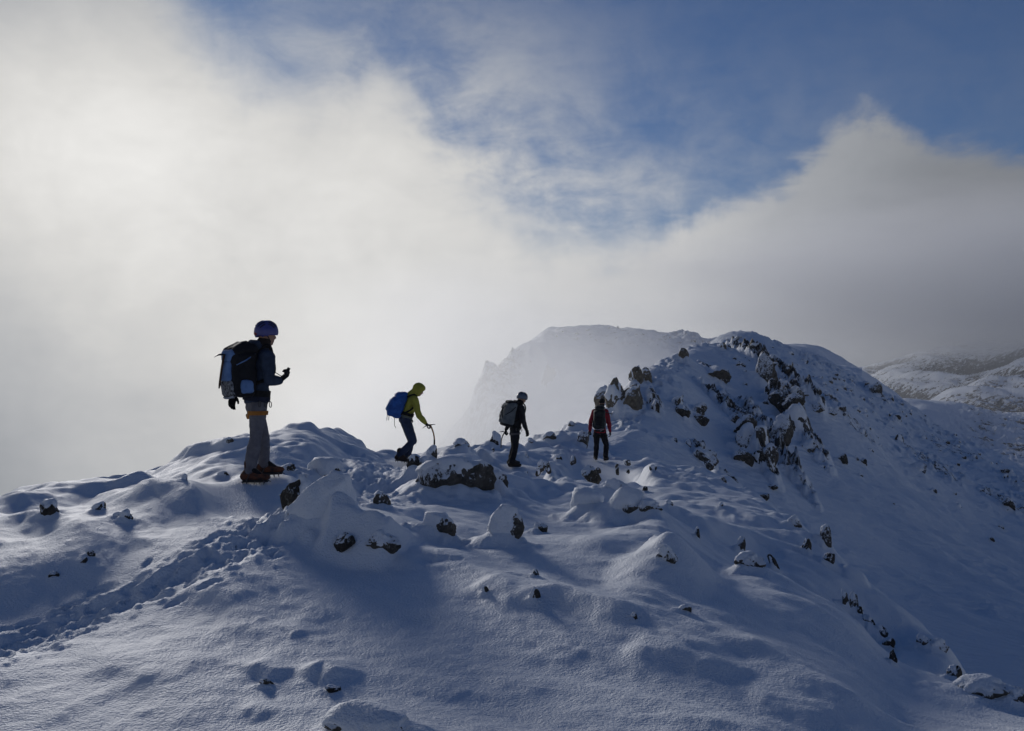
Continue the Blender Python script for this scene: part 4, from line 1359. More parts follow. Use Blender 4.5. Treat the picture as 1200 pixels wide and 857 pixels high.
def boot(parent, ankle, toe_dir, s, mat, accent, crampon=True, pitch=0.0):
    """mountain boot with a stiff sole; the crampon is a piece of the boot"""
    f = unit(V3(toe_dir[0], toe_dir[1], 0)); side = np.cross(V3(0, 0, 1), f); up = V3(0, 0, 1)
    f2 = unit(f * math.cos(pitch) + up * math.sin(pitch)); up2 = unit(up * math.cos(pitch) - f * math.sin(pitch))
    A0 = np.array(ankle)
    sole = A0 - up2 * 0.095 * s
    heel = sole - f2 * 0.065 * s; ball = sole + f2 * 0.12 * s; toe = sole + f2 * 0.195 * s
    b = Body()
    b.chain([A0 + up * .10 * s, A0 + up * .02 * s], [.064 * s, .058 * s])
    b.cone(A0 + up * .02 * s, .057 * s, heel + up2 * .048 * s, .044 * s)
    b.hull([(A0, .055 * s), (heel + up2 * .045 * s, .043 * s), (ball + up2 * .045 * s + side * .012 * s, .043 * s), (ball + up2 * .045 * s - side * .012 * s, .043 * s), (A0 + f2 * .06 * s - up2 * .01 * s, .047 * s)])
    b.hull([(ball + up2 * .043 * s + side * .01 * s, .041 * s), (ball + up2 * .043 * s - side * .01 * s, .041 * s), (toe + up2 * .036 * s, .033 * s)])
    o = b.done('boot', mat, parent, voxel=0.008 * s, smooth=2)
    b = Body()
    b.hull([(heel + side * .026 * s, .014 * s), (heel - side * .026 * s, .014 * s), (ball + side * .036 * s, .014 * s), (ball - side * .036 * s, .014 * s), (toe + side * .012 * s, .013 * s), (toe - side * .012 * s, .013 * s)])
    b.done('sole', RUBBER, o, voxel=0.006 * s, smooth=1)
    b = Body()
    b.hull([(A0 + f2 * .035 * s + up2 * .03 * s + side * .03 * s, .03 * s), (A0 + f2 * .035 * s + up2 * .03 * s - side * .03 * s, .03 * s), (ball + up2 * .062 * s + side * .02 * s, .026 * s), (ball + up2 * .062 * s - side * .02 * s, .026 * s)])
    b.done('upper', accent, o, voxel=0.008 * s, smooth=2)
    if crampon:
        bm = bmesh.new()
        dn = -up2
        for (fp, w) in ((-.07, .03), (-.03, .032), (.06, .040), (.11, .042), (.16, .034)):
            for sg in (-1, 1):
                p = sole + f2 * fp * s + side * sg * w * s - up2 * .012 * s
                tube_mesh(bm, [p + up2 * .015 * s, p, p + dn * .034 * s], [.006 * s, .0065 * s, .0015 * s], 5)
        for sg in (-.6, .6):
            p = sole + f2 * .20 * s + side * sg * .03 * s
            tube_mesh(bm, [p - f2 * .02 * s, p, p + f2 * .035 * s + dn * .012 * s], [.006 * s, .006 * s, .0015 * s], 5)
        for sg in (-1, 1):
            tube_mesh(bm, [sole - f2 * .085 * s + side * sg * .03 * s - up2 * .012 * s, sole + f2 * .1 * s + side * sg * .043 * s - up2 * .012 * s, sole + f2 * .2 * s + side * sg * .016 * s - up2 * .012 * s], .0055 * s, 5)
        tube_mesh(bm, spline([toe - side * .04 * s + up2 * .0 * s, toe + f2 * .03 * s + up2 * .035 * s, toe + side * .04 * s + up2 * .0 * s], 5), .005 * s, 5)
        tube_mesh(bm, spline([sole - f2 * .03 * s + side * .045 * s, A0 + f2 * .02 * s + side * .06 * s, A0 + f2 * .075 * s + up2 * .01 * s, A0 + f2 * .02 * s - side * .06 * s, sole - f2 * .03 * s - side * .045 * s], 5), .006 * s, 5)
        bmesh.ops.recalc_face_normals(bm, faces=bm.faces)
        me = bpy.data.meshes.new('crampon'); bm.to_mesh(me); bm.free()
        link('crampon', me, DARK_STEEL, o)
    return o


def head_mesh(b, c, fwd, up, s):
    """skull, jaw, nose, brow and ears round the head centre c"""
    B = frame(up, fwd)
    f, l, u = B[:, 0], B[:, 1], B[:, 2]
    b.cone(c + u * .025 * s - f * .012 * s, (.092 * s, .074 * s, .090 * s), c + u * .01 * s + f * .01 * s, (.082 * s, .070 * s, .085 * s), B)
    b.hull([(c + f * .035 * s - u * .03 * s, .058 * s), (c + f * .055 * s - u * .088 * s + l * .014 * s, .026 * s), (c + f * .055 * s - u * .088 * s - l * .014 * s, .026 * s), (c - f * .01 * s - u * .055 * s, .058 * s)])
    b.hull([(c + f * .088 * s + u * .018 * s, .010 * s), (c + f * .108 * s - u * .024 * s, .011 * s), (c + f * .085 * s - u * .028 * s + l * .012 * s, .010 * s), (c + f * .085 * s - u * .028 * s - l * .012 * s, .010 * s)])
    b.cone(c + f * .082 * s + u * .026 * s + l * .032 * s, .011 * s, c + f * .082 * s + u * .026 * s - l * .032 * s, .011 * s)
    b.cone(c + f * .087 * s - u * .058 * s + l * .016 * s, .008 * s, c + f * .087 * s - u * .058 * s - l * .016 * s, .008 * s)
    for sg in (-1, 1):
        b.hull([(c + l * sg * .075 * s + u * .018 * s - f * .008 * s, .012 * s), (c + l * sg * .078 * s - u * .022 * s, .010 * s), (c + l * sg * .082 * s + u * .012 * s - f * .02 * s, .010 * s)])
    return B


def helmet(parent, c, B, s, mat, vent_mat, lamp=False, rear=None):
    """climbing helmet: shell with a rolled rim, vent slots as strips, chin strap"""
    f, l, u = B[:, 0], B[:, 1], B[:, 2]
    V, Fc = ico(4)
    keep = (V[:, 2] > -0.42 + 0.16 * V[:, 0])
    r = np.array([.140, .118, .132]) * s
    W = (V * r) @ B.T + c + u * .012 * s
    rib = 0.0035 * s * np.cos(V[:, 1] * 18) * sstep(V[:, 2], 0.0, 0.5)
    W = W + ((V * rib[:, None]) @ B.T)
    idx = -np.ones(len(V), int); idx[keep] = np.arange(keep.sum())
    Fk = np.array([[idx[k] for k in t] for t in Fc if keep[t].all()])
    me = np_mesh('helmet', W[keep], Fk)
    o = link('helmet', me, mat, parent)
    sd = o.modifiers.new('t', 'SOLIDIFY'); sd.thickness = 0.008 * s; sd.offset = -1
    bm = bmesh.new()
    for ly in (-1.15, -.62, 0, .62, 1.15):
        for t0, t1 in ((.45, 1.35), (1.65, 2.6)):
            run = []
            for th in np.linspace(t0, t1, 8):
                d = unit(V3(-math.cos(th), ly, math.sin(th)))
                run.append(c + u * .012 * s + B @ (d * r * 1.008))
            tube_mesh(bm, run, [.002 * s] + [.0078 * s] * (len(run) - 2) + [.002 * s], 6)
    bmesh.ops.recalc_face_normals(bm, faces=bm.faces)
    me = bpy.data.meshes.new('vents'); bm.to_mesh(me); bm.free()
    link('vents', me, vent_mat, o)
    tubes('chin_strap', [(spline([c - f * .04 * s + l * sg * .098 * s + u * .0 * s, c + f * .02 * s + l * sg * .084 * s - u * .055 * s, c + f * .05 * s + l * sg * .02 * s - u * .118 * s], 5), .005 * s) for sg in (-1, 1)], BLACK_STRAP, o)
    if rear is not None:
        b = Body()
        b.hull([(c - f * .118 * s - u * .018 * s + l * .05 * s, .016 * s), (c - f * .122 * s - u * .018 * s - l * .05 * s, .016 * s), (c - f * .13 * s + u * .002 * s, .012 * s)])
        b.done('rear_shell', rear, o)
    return o


def ice_axe(label, top, tip, pick_dir, bend, s, shaft_mat, head_mat=STEEL, grip_mat=None, name='ice_axe'):
    """top = head of the axe, tip = spike"""
    top, tip = np.array(top, float), np.array(tip, float)
    ax = unit(tip - top)
    pk = unit(np.array(pick_dir) - ax * (np.array(pick_dir) @ ax))
    L = np.linalg.norm(tip - top)
    root = empty(name, tuple(tip))
    tag(root, label, 'ice axe', 'ice axes of the walkers')
    run = [lerp(top, tip, t) + pk * bend * math.sin(math.pi * min(1, t * 1.15)) for t in np.linspace(0, .93, 12)]
    tubes('shaft', [(run, [.0135 * s] * 11 + [.011 * s])], shaft_mat, root)
    if grip_mat is not None:
        tubes('grip', [(run[7:11], .0155 * s)], grip_mat, root)
    tubes('spike', [([run[-1], lerp(top, tip, .97), tip], [.011 * s, .009 * s, .001])], head_mat, root)
    sd = unit(np.cross(ax, pk))
    pickp = [top + ax * .0, top + pk * .05 * s, top + pk * .10 * s + ax * .012 * s, top + pk * .15 * s + ax * .042 * s]
    tubes('pick', [(spline(pickp, 3), [.014 * s, .013 * s, .013 * s, .012 * s, .011 * s, .010 * s, .008 * s, .006 * s, .004 * s, .002 * s][:len(spline(pickp, 3))])], head_mat, root)
    b = Body()
    e = top - pk * .085 * s + ax * .006 * s
    b.hull([(top - pk * .01 * s, .010 * s), (e + sd * .026 * s, .004 * s), (e - sd * .026 * s, .004 * s)])
    b.done('adze', head_mat, root)
    return root


def person(label, J, fwd, s, mats, look=None, hood=False, helmet_col=None, hands=(0.5, 0.5), palms=None, thick=1.0, toes=None, collar=True, crampons=True, leg_flare=1.0, pitch=(0, 0), gaiter=None, legs=1.0):
    """J: joints in metres: head neck shL shR elL elR wrL wrR hip hipL hipR knL knR anL anR"""
    f = unit(fwd); up = V3(0, 0, 1)
    root = empty('person', (float(J['hip'][0]), float(J['hip'][1]), float(min(J['anL'][2], J['anR'][2]) - .1)))
    tag(root, label, 'person', 'mountain walkers on the ridge')
    c = J['head']
    spine = unit(J['neck'] - J['hip'])
    TB = frame(spine, f)
    lk = unit(look if look is not None else f)
    hup = unit(spine * .5 + up * .8) if look is None or abs(lk[2]) < .3 else unit(up + f * (-lk[2]) * .8)
    t = thick * s
    # the body under the clothes: one continuous skin
    b = Body()
    HB = head_mesh(b, c, lk, hup, s)
    b.cone(c - HB[:, 2] * .05 * s - HB[:, 0] * .015 * s, .052 * s, J['neck'], .058 * s)
    chest = lerp(J['hip'], J['neck'], .68); waist = lerp(J['hip'], J['neck'], .3)
    b.cone(chest, (.095 * t, .14 * t, .13 * t), waist, (.085 * t, .12 * t, .11 * t), TB).cone(waist, (.085 * t, .12 * t, .11 * t), J['hip'], (.095 * t, .135 * t, .10 * t), TB)
    b.cone(J['neck'], .055 * s, chest, .10 * t)
    for k in 'LR':
        b.cone(chest, .08 * t, J['sh' + k], .055 * t)
        b.chain([J['sh' + k], J['el' + k], J['wr' + k]], [.045 * t, .035 * t, .026 * t])
        b.chain([J['hip' + k], J['kn' + k], J['an' + k]], [.07 * t, .048 * t, .036 * t])
        b.cone(J['hip'], .09 * t, J['hip' + k], .075 * t)
    b.done('body', mats['skin'] if 'skin' in mats else SKIN, root, voxel=.011 * s, smooth=1)
    # jacket
    b = Body()
    hem = J['hip'] + spine * .02 * s
    b.cone(chest + spine * .04 * s, (.128 * t, .185 * t, .13 * t), waist, (.118 * t, .155 * t, .12 * t), TB)
    b.cone(waist, (.118 * t, .155 * t, .12 * t), hem, (.132 * t, .172 * t, .085 * t), TB)
    b.cone(J['neck'], (.078 * s, .085 * s, .05 * s), chest + spine * .05 * s, (.12 * t, .165 * t, .10 * t), TB)
    for k in 'LR':
        b.cone(chest + spine * .06 * s, .115 * t, J['sh' + k], .084 * t)
        m1 = lerp(J['sh' + k], J['el' + k], .5)
        b.chain([J['sh' + k], m1, J['el' + k]], [.083 * t, .074 * t, .064 * t])
        m2 = lerp(J['el' + k], J['wr' + k], .45)
        b.chain([J['el' + k], m2, lerp(J['el' + k], J['wr' + k], .93)], [.064 * t, .058 * t, .044 * t])
    if collar:
        b.cone(J['neck'] + spine * .03 * s, (.075 * s, .078 * s, .045 * s), J['neck'] - spine * .02 * s, (.09 * s, .10 * s, .05 * s), TB)
    if collar == 'hood':                                 # hood lying on the nape
        b.hull([(J['neck'] - f * .10 * s + spine * .06 * s + TB[:, 1] * .07 * s, .045 * s), (J['neck'] - f * .10 * s + spine * .06 * s - TB[:, 1] * .07 * s, .045 * s), (J['neck'] - f * .05 * s - spine * .05 * s, .07 * s)])
    jk = b.done('jacket', mats['jacket'], root, voxel=.0115 * s, smooth=3, wrinkle=.011 * s, wscale=9.0, seed=int(J['hip'][1] * 10))
    if hood:
        b = Body()
        f2, l2, u2 = HB[:, 0], HB[:, 1], HB[:, 2]
        b.hull([(c + u2 * .035 * s - f2 * .018 * s, (.128 * s)), (c + u2 * .055 * s + f2 * .03 * s, .098 * s), (c - u2 * .05 * s - f2 * .03 * s, .105 * s)])
        b.cone(c - u2 * .05 * s - f2 * .03 * s, .108 * s, J['neck'] - f * .03 * s, .105 * s)
        b.hull([(c + u2 * .085 * s + f2 * .10 * s + l2 * .04 * s, .014 * s), (c + u2 * .085 * s + f2 * .10 * s - l2 * .04 * s, .014 * s), (c + u2 * .10 * s + f2 * .02 * s, .05 * s)])
        # face opening
        h = b.done('hood', mats['jacket'], root, voxel=.009 * s, smooth=3, wrinkle=.008 * s, wscale=12, seed=4)
        me = h.data
        co = np.empty(len(me.vertices) * 3, np.float32); me.vertices.foreach_get('co', co); co = co.reshape(-1, 3).astype(float)
        rel = co - (c - u2 * .02 * s)
        fx, fy, fz = rel @ f2, rel @ l2, rel @ u2
        inside = (fx > 0.02 * s) & ((fy / (.062 * s)) ** 2 + (fz / (.078 * s)) ** 2 < 1)
        co[inside] -= f2[None, :] * np.clip(fx[inside] - .035 * s, 0, 1)[:, None]
        me.vertices.foreach_set('co', co.astype(np.float32).ravel()); me.update()
    if gaiter:
        b = Body()
        b.cone(c - HB[:, 2] * .055 * s - HB[:, 0] * .012 * s, (.088 * s, .079 * s, .05 * s), J['neck'] + spine * .01 * s, (.085 * s, .085 * s, .05 * s), HB)
        b.done('neck_gaiter', gaiter, root, voxel=.009 * s, smooth=2, wrinkle=.006 * s, wscale=16)
    # trousers
    b = Body()
    b.cone(J['hip'] + spine * .07 * s, (.115 * t * legs, .150 * t * legs, .06 * t * legs), J['hip'] - spine * .02 * s, (.128 * t * legs, .160 * t * legs, .09 * t * legs), TB)
    for k in 'LR':
        th = lerp(J['hip' + k], J['kn' + k], .45)
        b.chain([J['hip' + k], th, J['kn' + k]], [.104 * t * legs, .094 * t * legs, .073 * t * legs])
        cf = lerp(J['kn' + k], J['an' + k], .35)
        b.chain([J['kn' + k], cf, J['an' + k] + up * .02 * s], [.072 * t * legs, .071 * t * legs * leg_flare, .066 * t * legs * leg_flare])
        b.cone(J['hip'], .115 * t * legs, J['hip' + k], .10 * t * legs)
    b.done('trousers', mats['trousers'], root, voxel=.011 * s, smooth=3, wrinkle=.011 * s, wscale=8.0, seed=int(J['hip'][1] * 7))
    for k, i in (('L', 0), ('R', 1)):
        td = toes[i] if toes else f
        boot(root, J['an' + k], td, s, mats['boot'], mats['boot2'], crampons, pitch[i])
        pn = palms[i] if palms else -TB[:, 1] * (1 if k == 'L' else -1)
        fd = unit(J['wr' + k] - J['el' + k]) if ('hd' + k) not in J else unit(J['hd' + k] - J['wr' + k])
        glove_hand(root, J['wr' + k], fd, pn, 1.08 * s, hands[i], mats['glove'], side=(1 if k == 'L' else -1))
    if helmet_col is not None:
        helmet(root, c + HB[:, 2] * .03 * s, HB, s * .97, helmet_col[0], helmet_col[1], rear=helmet_col[2] if len(helmet_col) > 2 else None)
    elif not hood:
        b = Body()
        b.cone(c + HB[:, 2] * .045 * s - HB[:, 0] * .02 * s, (.102 * s, .086 * s, .09 * s), c + HB[:, 2] * .03 * s, (.098 * s, .082 * s, .08 * s), HB)
        b.done('hat', mats.get('hat', BLACK_CLOTH), root, voxel=.008 * s, smooth=2)
    return root, TB, HB


def harness(root, J, TB, s, belt_mat, loop_mat, t=1.0, gear=True, loops=True):
    """climbing harness: waist belt, two leg loops, hanging hardware"""
    h = empty('harness', (0, 0, 0)) if False else None
    bm = bmesh.new()
    hip = J['hip']
    loop_band(bm, hip + TB[:, 2] * .05 * s, TB, .136 * s * t, .176 * s * t, .055 * s)
    bmesh.ops.recalc_face_normals(bm, faces=bm.faces)
    me = bpy.data.meshes.new('harness'); bm.to_mesh(me); bm.free()
    ho = link('harness', me, belt_mat, root)
    if loops:
        for k in 'LR':
            d = unit(J['kn' + k] - J['hip' + k])
            B = frame(d, TB[:, 0])
            bm = bmesh.new()
            loop_band(bm, lerp(J['hip' + k], J['kn' + k], .22), B, .107 * s * t, .107 * s * t, .046 * s, sag=-.012)
            bmesh.ops.recalc_face_normals(bm, faces=bm.faces)
            me = bpy.data.meshes.new('leg_loop'); bm.to_mesh(me); bm.free()
            link('leg_loop', me, loop_mat, ho)
    if gear:
        for (a, b2) in ((.09, -.155), (-.06, -.18), (.10, .12), (.02, -.18)):
            p = hip + TB[:, 2] * .03 * s + TB[:, 0] * a * s * t + TB[:, 1] * b2 * s * t
            dn = V3(0, 0, -1); q = TB[:, 0]
            run = [p + q * (.014 * math.sin(x)) * s + dn * (.032 - .032 * math.cos(x)) * s for x in np.linspace(0, 2 * math.pi, 14)]
            tubes('carabiner', [(run, .005 * s)], DARK_STEEL, ho)
    return ho

# ------------------------------------------------------------------ the four walkers, joints read off the photograph
def joint_maker(d):
    return lambda u, v, dy=0.0: np.array(P(u, v, d + dy))


def pack_part(name, pts, mat, parent, voxel=.012, wr=.008, seed=2, smooth=3):
    b = Body()
    b.hull(pts)
    return b.done(name, mat, parent, voxel=voxel, smooth=smooth, wrinkle=wr, wscale=9, seed=seed)


def on_frame(o, B):
    """local (out from the back, to the left, up) -> world"""
    o = np.array(o)
    return lambda a, b, c: o + B[:, 0] * a + B[:, 1] * b + B[:, 2] * c


# ---- walker 1: grey trousers, dark blue jacket, big black and blue pack
d1 = 11.3
g1 = joint_maker(d1)
fw1 = unit(V3(.72, .69, 0))
J1 = dict(head=g1(311.8, 393.5, .02), neck=g1(306.5, 408.5), hip=g1(300, 472, 0),
          shR=g1(314, 419, -.15), elR=g1(315, 446, -.20), wrR=g1(328, 446, -.10), hdR=g1(334, 441, -.06),
          shL=g1(292, 417, .17), elL=g1(279, 444, .22), wrL=g1(273.5, 462, .17), hdL=g1(270.5, 478, .14),
          hipR=g1(303, 476, -.07), knR=g1(299.5, 513, -.10), anR=g1(292.5, 553.5, -.10),
          hipL=g1(297, 476, .08), knL=g1(309, 513, .14), anL=g1(309.5, 545, .2))
BLUE_JKT = make_cloth('dark_blue_softshell', (0.042, 0.062, 0.105), (0.026, 0.038, 0.066), .8, 30)
GREY_TR = make_cloth('grey_softshell', (0.175, 0.17, 0.19), (0.12, 0.118, 0.135), .85, 30)
ORANGE_BOOT = make_cloth('orange_boot_fabric', (0.17, 0.06, 0.03), (0.03, 0.025, 0.024), .7, 40)
ORANGE = make_cloth('orange_webbing', (0.42, 0.18, 0.035), (0.33, 0.13, 0.03), .8, 50)
PURPLE = make_hard('purple_blue_helmet', (0.065, 0.07, 0.245), .35)
PURPLE_DARK = make_hard('dark_violet_vent', (0.012, 0.012, 0.035), .6)
RED_SHELL = make_hard('red_helmet_rear', (0.26, 0.03, 0.03), .45)
w1, TB1, HB1 = person('nearest walker in grey trousers and orange leg loops holding a small dark device, purple helmet',
                      J1, fw1, 1.02, dict(jacket=BLUE_JKT, trousers=GREY_TR, boot=ORANGE_BOOT, boot2=BLACK_CLOTH, glove=BLACK_CLOTH), look=unit(V3(.93, .36, -.05)),
                      helmet_col=(PURPLE, PURPLE_DARK, RED_SHELL), hands=(.35, 1.05), palms=(V3(.6, -.5, .1), V3(-.2, -.3, .9)), toes=(V3(.95, .3, 0), V3(.97, .1, 0)),
                      collar='hood', leg_flare=1.12, legs=.93, gaiter=make_cloth('brown_black_gaiter', (0.035, 0.028, 0.026), None, .9, 40))
NAVY = make_cloth('navy_webbing', (0.025, 0.03, 0.055), None, .85, 50)
harness(w1, J1, TB1, 1.02, NAVY, ORANGE, 1.0)
dv = empty('handheld_device', tuple(J1['hdR']))
tag(dv, 'small dark handheld device raised in the nearest walker right glove', 'device')
dc = g1(336.3, 436.0, -.06)
DB = frame(unit(V3(.45, .1, .9)), V3(.8, .2, -.4))
b = Body(); b.box(dc, DB, (.012, .026, .048), .006); b.done('casing', RUBBER, dv)
b = Body(); b.box(dc - DB[:, 0] * .017, DB, (.002, .020, .028), .002); b.done('screen', make_hard('dark_glass', (0.02, 0.025, 0.03), .15), dv)
tubes('lanyard', [(spline([dc - DB[:, 2] * .045, g1(330, 441, -.12), g1(325, 438, -.12), g1(321, 436, -.13), g1(319, 438, -.16)], 5), .0045)], BLACK_STRAP, dv)

BLACK_PACK = make_cloth('black_pack_cloth', (0.017, 0.018, 0.022), (0.01, 0.01, 0.013), .75, 25)
BLUE_PACK = make_cloth('mid_blue_pack_cloth', (0.13, 0.235, 0.46), (0.09, 0.165, 0.34), .7, 25)
PRINT = make_cloth('black_white_print', (0.30, 0.31, 0.33), (0.012, 0.012, 0.014), .8, 90)
PB1 = np.stack([-fw1, np.cross(V3(0, 0, 1), -fw1), V3(0, 0, 1)], 1)
o1 = lerp(J1['neck'], J1['hip'], .5) - fw1 * .125
L1 = on_frame(o1 + V3(0, 0, .035), PB1 * np.array([.79, .95, .86])[None, :])
p1 = empty('backpack', tuple(o1 + V3(0, 0, -.35)))
tag(p1, 'big black and blue backpack with a printed lower pocket worn by the nearest walker', 'backpack', 'backpacks worn by the walkers')
pack_part('main_bag', [(L1(.05, .12, -.26), .06), (L1(.05, -.12, -.26), .06), (L1(.26, .10, -.24), .06), (L1(.26, -.10, -.24), .06), (L1(.05, .13, .22), .06), (L1(.05, -.13, .22), .06), (L1(.27, .11, .20), .065), (L1(.27, -.11, .20), .065)], BLACK_PACK, p1, wr=.012)
lid = pack_part('lid', [(L1(.02, .13, .30), .06), (L1(.02, -.13, .30), .06), (L1(.27, .11, .27), .06), (L1(.27, -.11, .27), .06), (L1(.12, .09, .36), .05), (L1(.12, -.09, .36), .05)], BLACK_PACK, p1, wr=.012, seed=5)
pack_part('lid_pocket', [(L1(.30, .10, .25), .05), (L1(.30, -.10, .25), .05), (L1(.33, .08, .17), .04), (L1(.33, -.08, .17), .04)], BLUE_PACK, p1, seed=6)
pack_part('front_pocket', [(L1(.345, .075, .12), .03), (L1(.345, -.075, .12), .03), (L1(.355, .075, -.08), .035), (L1(.355, -.075, -.08), .035)], BLUE_PACK, p1, seed=7)
pack_part('lower_pocket', [(L1(.34, .09, -.14), .04), (L1(.34, -.09, -.14), .04), (L1(.30, .10, -.27), .045), (L1(.30, -.10, -.27), .045)], PRINT, p1, seed=8)
sp = L1
pack_part('side_pocket', [(sp(.20, .17, -.12), .028), (sp(.06, .17, -.12), .024), (sp(.20, .17, -.24), .03), (sp(.07, .17, -.24), .026)], BLUE_PACK, p1, seed=9)
pack_part('side_pocket', [(sp(.20, -.17, -.12), .028), (sp(.06, -.17, -.12), .024), (sp(.20, -.17, -.24), .03), (sp(.07, -.17, -.24), .026)], BLUE_PACK, p1, seed=10)
tubes('compression_strap', [([sp(.30, sg * .16, .10), sp(.18, sg * .20, .16), sp(.02, sg * .175, .245)], .008) for sg in (1, -1)], BLUE_PACK, p1)
for k, sg in (('L', 1), ('R', -1)):
    tubes('shoulder_strap', [(spline([L1(.03, sg * .08, .22), J1['neck'] + PB1[:, 1] * sg * .10 + V3(0, 0, .035) + fw1 * .02, J1['neck'] + PB1[:, 1] * sg * .12 + fw1 * .07 - V3(0, 0, .10), J1['neck'] + PB1[:, 1] * sg * .15 + fw1 * .06 - V3(0, 0, .30), L1(.02, sg * .15, -.16)], 6), .02)], BLACK_STRAP, p1)
bm = bmesh.new(); loop_band(bm, J1['hip'] + V3(0, 0, .115), TB1, .142, .182, .07, .012); bmesh.ops.recalc_face_normals(bm, faces=bm.faces)
me = bpy.data.meshes.new('hip_belt'); bm.to_mesh(me); bm.free(); link('hip_belt', me, BLACK_STRAP, p1)
WHITE_CORD = make_cloth('pale_grey_cord', (0.42, 0.45, 0.5), None, .8, 60)
tubes('base_strap', [(spline([L1(.33, .13, -.31), L1(.34, 0, -.335), L1(.30, -.13, -.325), L1(.12, -.17, -.33)], 6), .012)], WHITE_CORD, p1)
ice_axe('ice axe with a brown shaft strapped upright to the nearest walker pack', g1(262.5, 416, -.30), g1(256.6, 456, -.30), V3(-.4, -.8, .2), 0.004, .95, make_cloth('brown_wood_shaft', (0.10, 0.055, 0.035), None, .6, 40), DARK_STEEL)

# ---- walker 2: lime jacket with the hood up, jeans-blue trousers, blue pack, leaning on an orange axe
d2 = 20.0
g2 = joint_maker(d2)
fw2 = unit(V3(.98, .18, 0))
J2 = dict(head=g2(490.5, 457.5), neck=g2(483, 464.5), hip=g2(475, 491),
          shR=g2(486, 468.5, -.18), elR=g2(491.5, 487.5, -.2), wrR=g2(499, 496.5, -.12), hdR=g2(504, 499.5, -.10),
          shL=g2(483, 468, .18), elL=g2(482.5, 482, .27), wrL=g2(480.5, 490, .25), hdL=g2(480, 494.5, .23),
          hipR=g2(475.5, 493, -.09), knR=g2(484, 517, -.10), anR=g2(468.5, 534, -.08),
          hipL=g2(475, 493, .09), knL=g2(482, 517, .10), anL=g2(478, 534, .16))
LIME = make_cloth('lime_green_shell', (0.36, 0.34, 0.055), (0.26, 0.25, 0.04), .75, 25)
DENIM = make_cloth('dark_blue_trousers', (0.045, 0.062, 0.115), (0.028, 0.038, 0.07), .85, 25)
BROWN_BOOT = make_cloth('brown_boot', (0.06, 0.04, 0.032), (0.03, 0.02, 0.018), .75, 40)
w2, TB2, HB2 = person('walker in a lime green hooded jacket bending forward onto an ice axe', J2, fw2, .98,
                      dict(jacket=LIME, trousers=DENIM, boot=BROWN_BOOT, boot2=BROWN_BOOT, glove=BLACK_CLOTH), look=unit(V3(.80, .1, -.55)), hood=True,
                      hands=(.7, 1.25), palms=(V3(.2, -.8, -.2), V3(-.3, 0, -.9)), toes=(V3(1, .2, 0), V3(1, 0, 0)), pitch=(.05, -.12), legs=1.12)
harness(w2, J2, TB2, .98, make_cloth('grey_green_webbing', (0.16, 0.18, 0.16), None, .85, 50), BLACK_STRAP, 1.0, loops=False)
ROYAL = make_cloth('royal_blue_pack_cloth', (0.03, 0.12, 0.42), (0.018, 0.07, 0.26), .65, 25)
sp2 = unit(J2['neck'] - J2['hip'])
out2 = unit(-fw2 - sp2 * (-fw2 @ sp2))
PB2 = np.stack([out2, np.cross(sp2, out2), sp2], 1)
o2 = lerp(J2['neck'], J2['hip'], .48) + out2 * .13
L2 = on_frame(o2, PB2)
p2 = empty('backpack', tuple(o2 - sp2 * .25))
tag(p2, 'royal blue backpack on the back of the bending walker in lime green', 'backpack', 'backpacks worn by the walkers')
pack_part('main_bag', [(L2(.04, .11, -.22), .06), (L2(.04, -.11, -.22), .06), (L2(.20, .07, -.19), .085), (L2(.20, -.07, -.19), .085), (L2(.03, .10, .16), .07), (L2(.03, -.10, .16), .07), (L2(.17, .07, .05), .09), (L2(.17, -.07, .05), .09)], ROYAL, p2, wr=.018)
pack_part('lid', [(L2(.02, .09, .225), .055), (L2(.02, -.09, .225), .055), (L2(.14, .07, .165), .07), (L2(.14, -.07, .165), .07)], ROYAL, p2, wr=.016, seed=5)
pack_part('front_pocket', [(L2(.245, .06, .03), .04), (L2(.245, -.06, .03), .04), (L2(.27, .06, -.15), .045), (L2(.27, -.06, -.15), .045)], make_cloth('light_blue_pack_cloth', (0.05, 0.16, 0.42), None, .65, 25), p2, seed=6)
for sg in (1, -1):
    tubes('shoulder_strap', [(spline([L2(.0, sg * .07, .17), J2['neck'] + PB2[:, 1] * sg * .11 + sp2 * .045 + fw2 * .02, J2['neck'] + PB2[:, 1] * sg * .13 + fw2 * .11 - sp2 * .08, J2['neck'] + PB2[:, 1] * sg * .165 + fw2 * .05 - sp2 * .26, L2(.01, sg * .15, -.18)], 6), .017)], ROYAL if sg < 0 else BLACK_STRAP, p2)
tubes('hanging_strap', [([L2(.20, -.06, -.28), L2(.20, -.06, -.28) + V3(-.01, 0, -.10)], .006), ([L2(.25, .04, -.26), L2(.25, .04, -.26) + V3(-.01, 0, -.12)], .006), ([L2(.08, -.12, -.29), L2(.08, -.12, -.29) + V3(0, 0, -.16), L2(.08, -.12, -.29) + V3(.03, 0, -.22)], .006)], BLACK_STRAP, p2)
bm = bmesh.new(); loop_band(bm, J2['hip'] + sp2 * .115, TB2, .135, .176, .06, .012); bmesh.ops.recalc_face_normals(bm, faces=bm.faces)
me = bpy.data.meshes.new('hip_belt'); bm.to_mesh(me); bm.free(); link('hip_belt', me, BLACK_STRAP, p2)
ORANGE_SHAFT = make_hard('orange_brown_shaft', (0.34, 0.135, 0.045), .5)
ice_axe('curved orange ice axe planted in the snow by the walker in lime green', g2(504.3, 498.0, -.10), g2(509.5, 527.5, -.10), V3(-1, 0, .2), -.034, 1.15, ORANGE_SHAFT, DARK_STEEL, RUBBER)

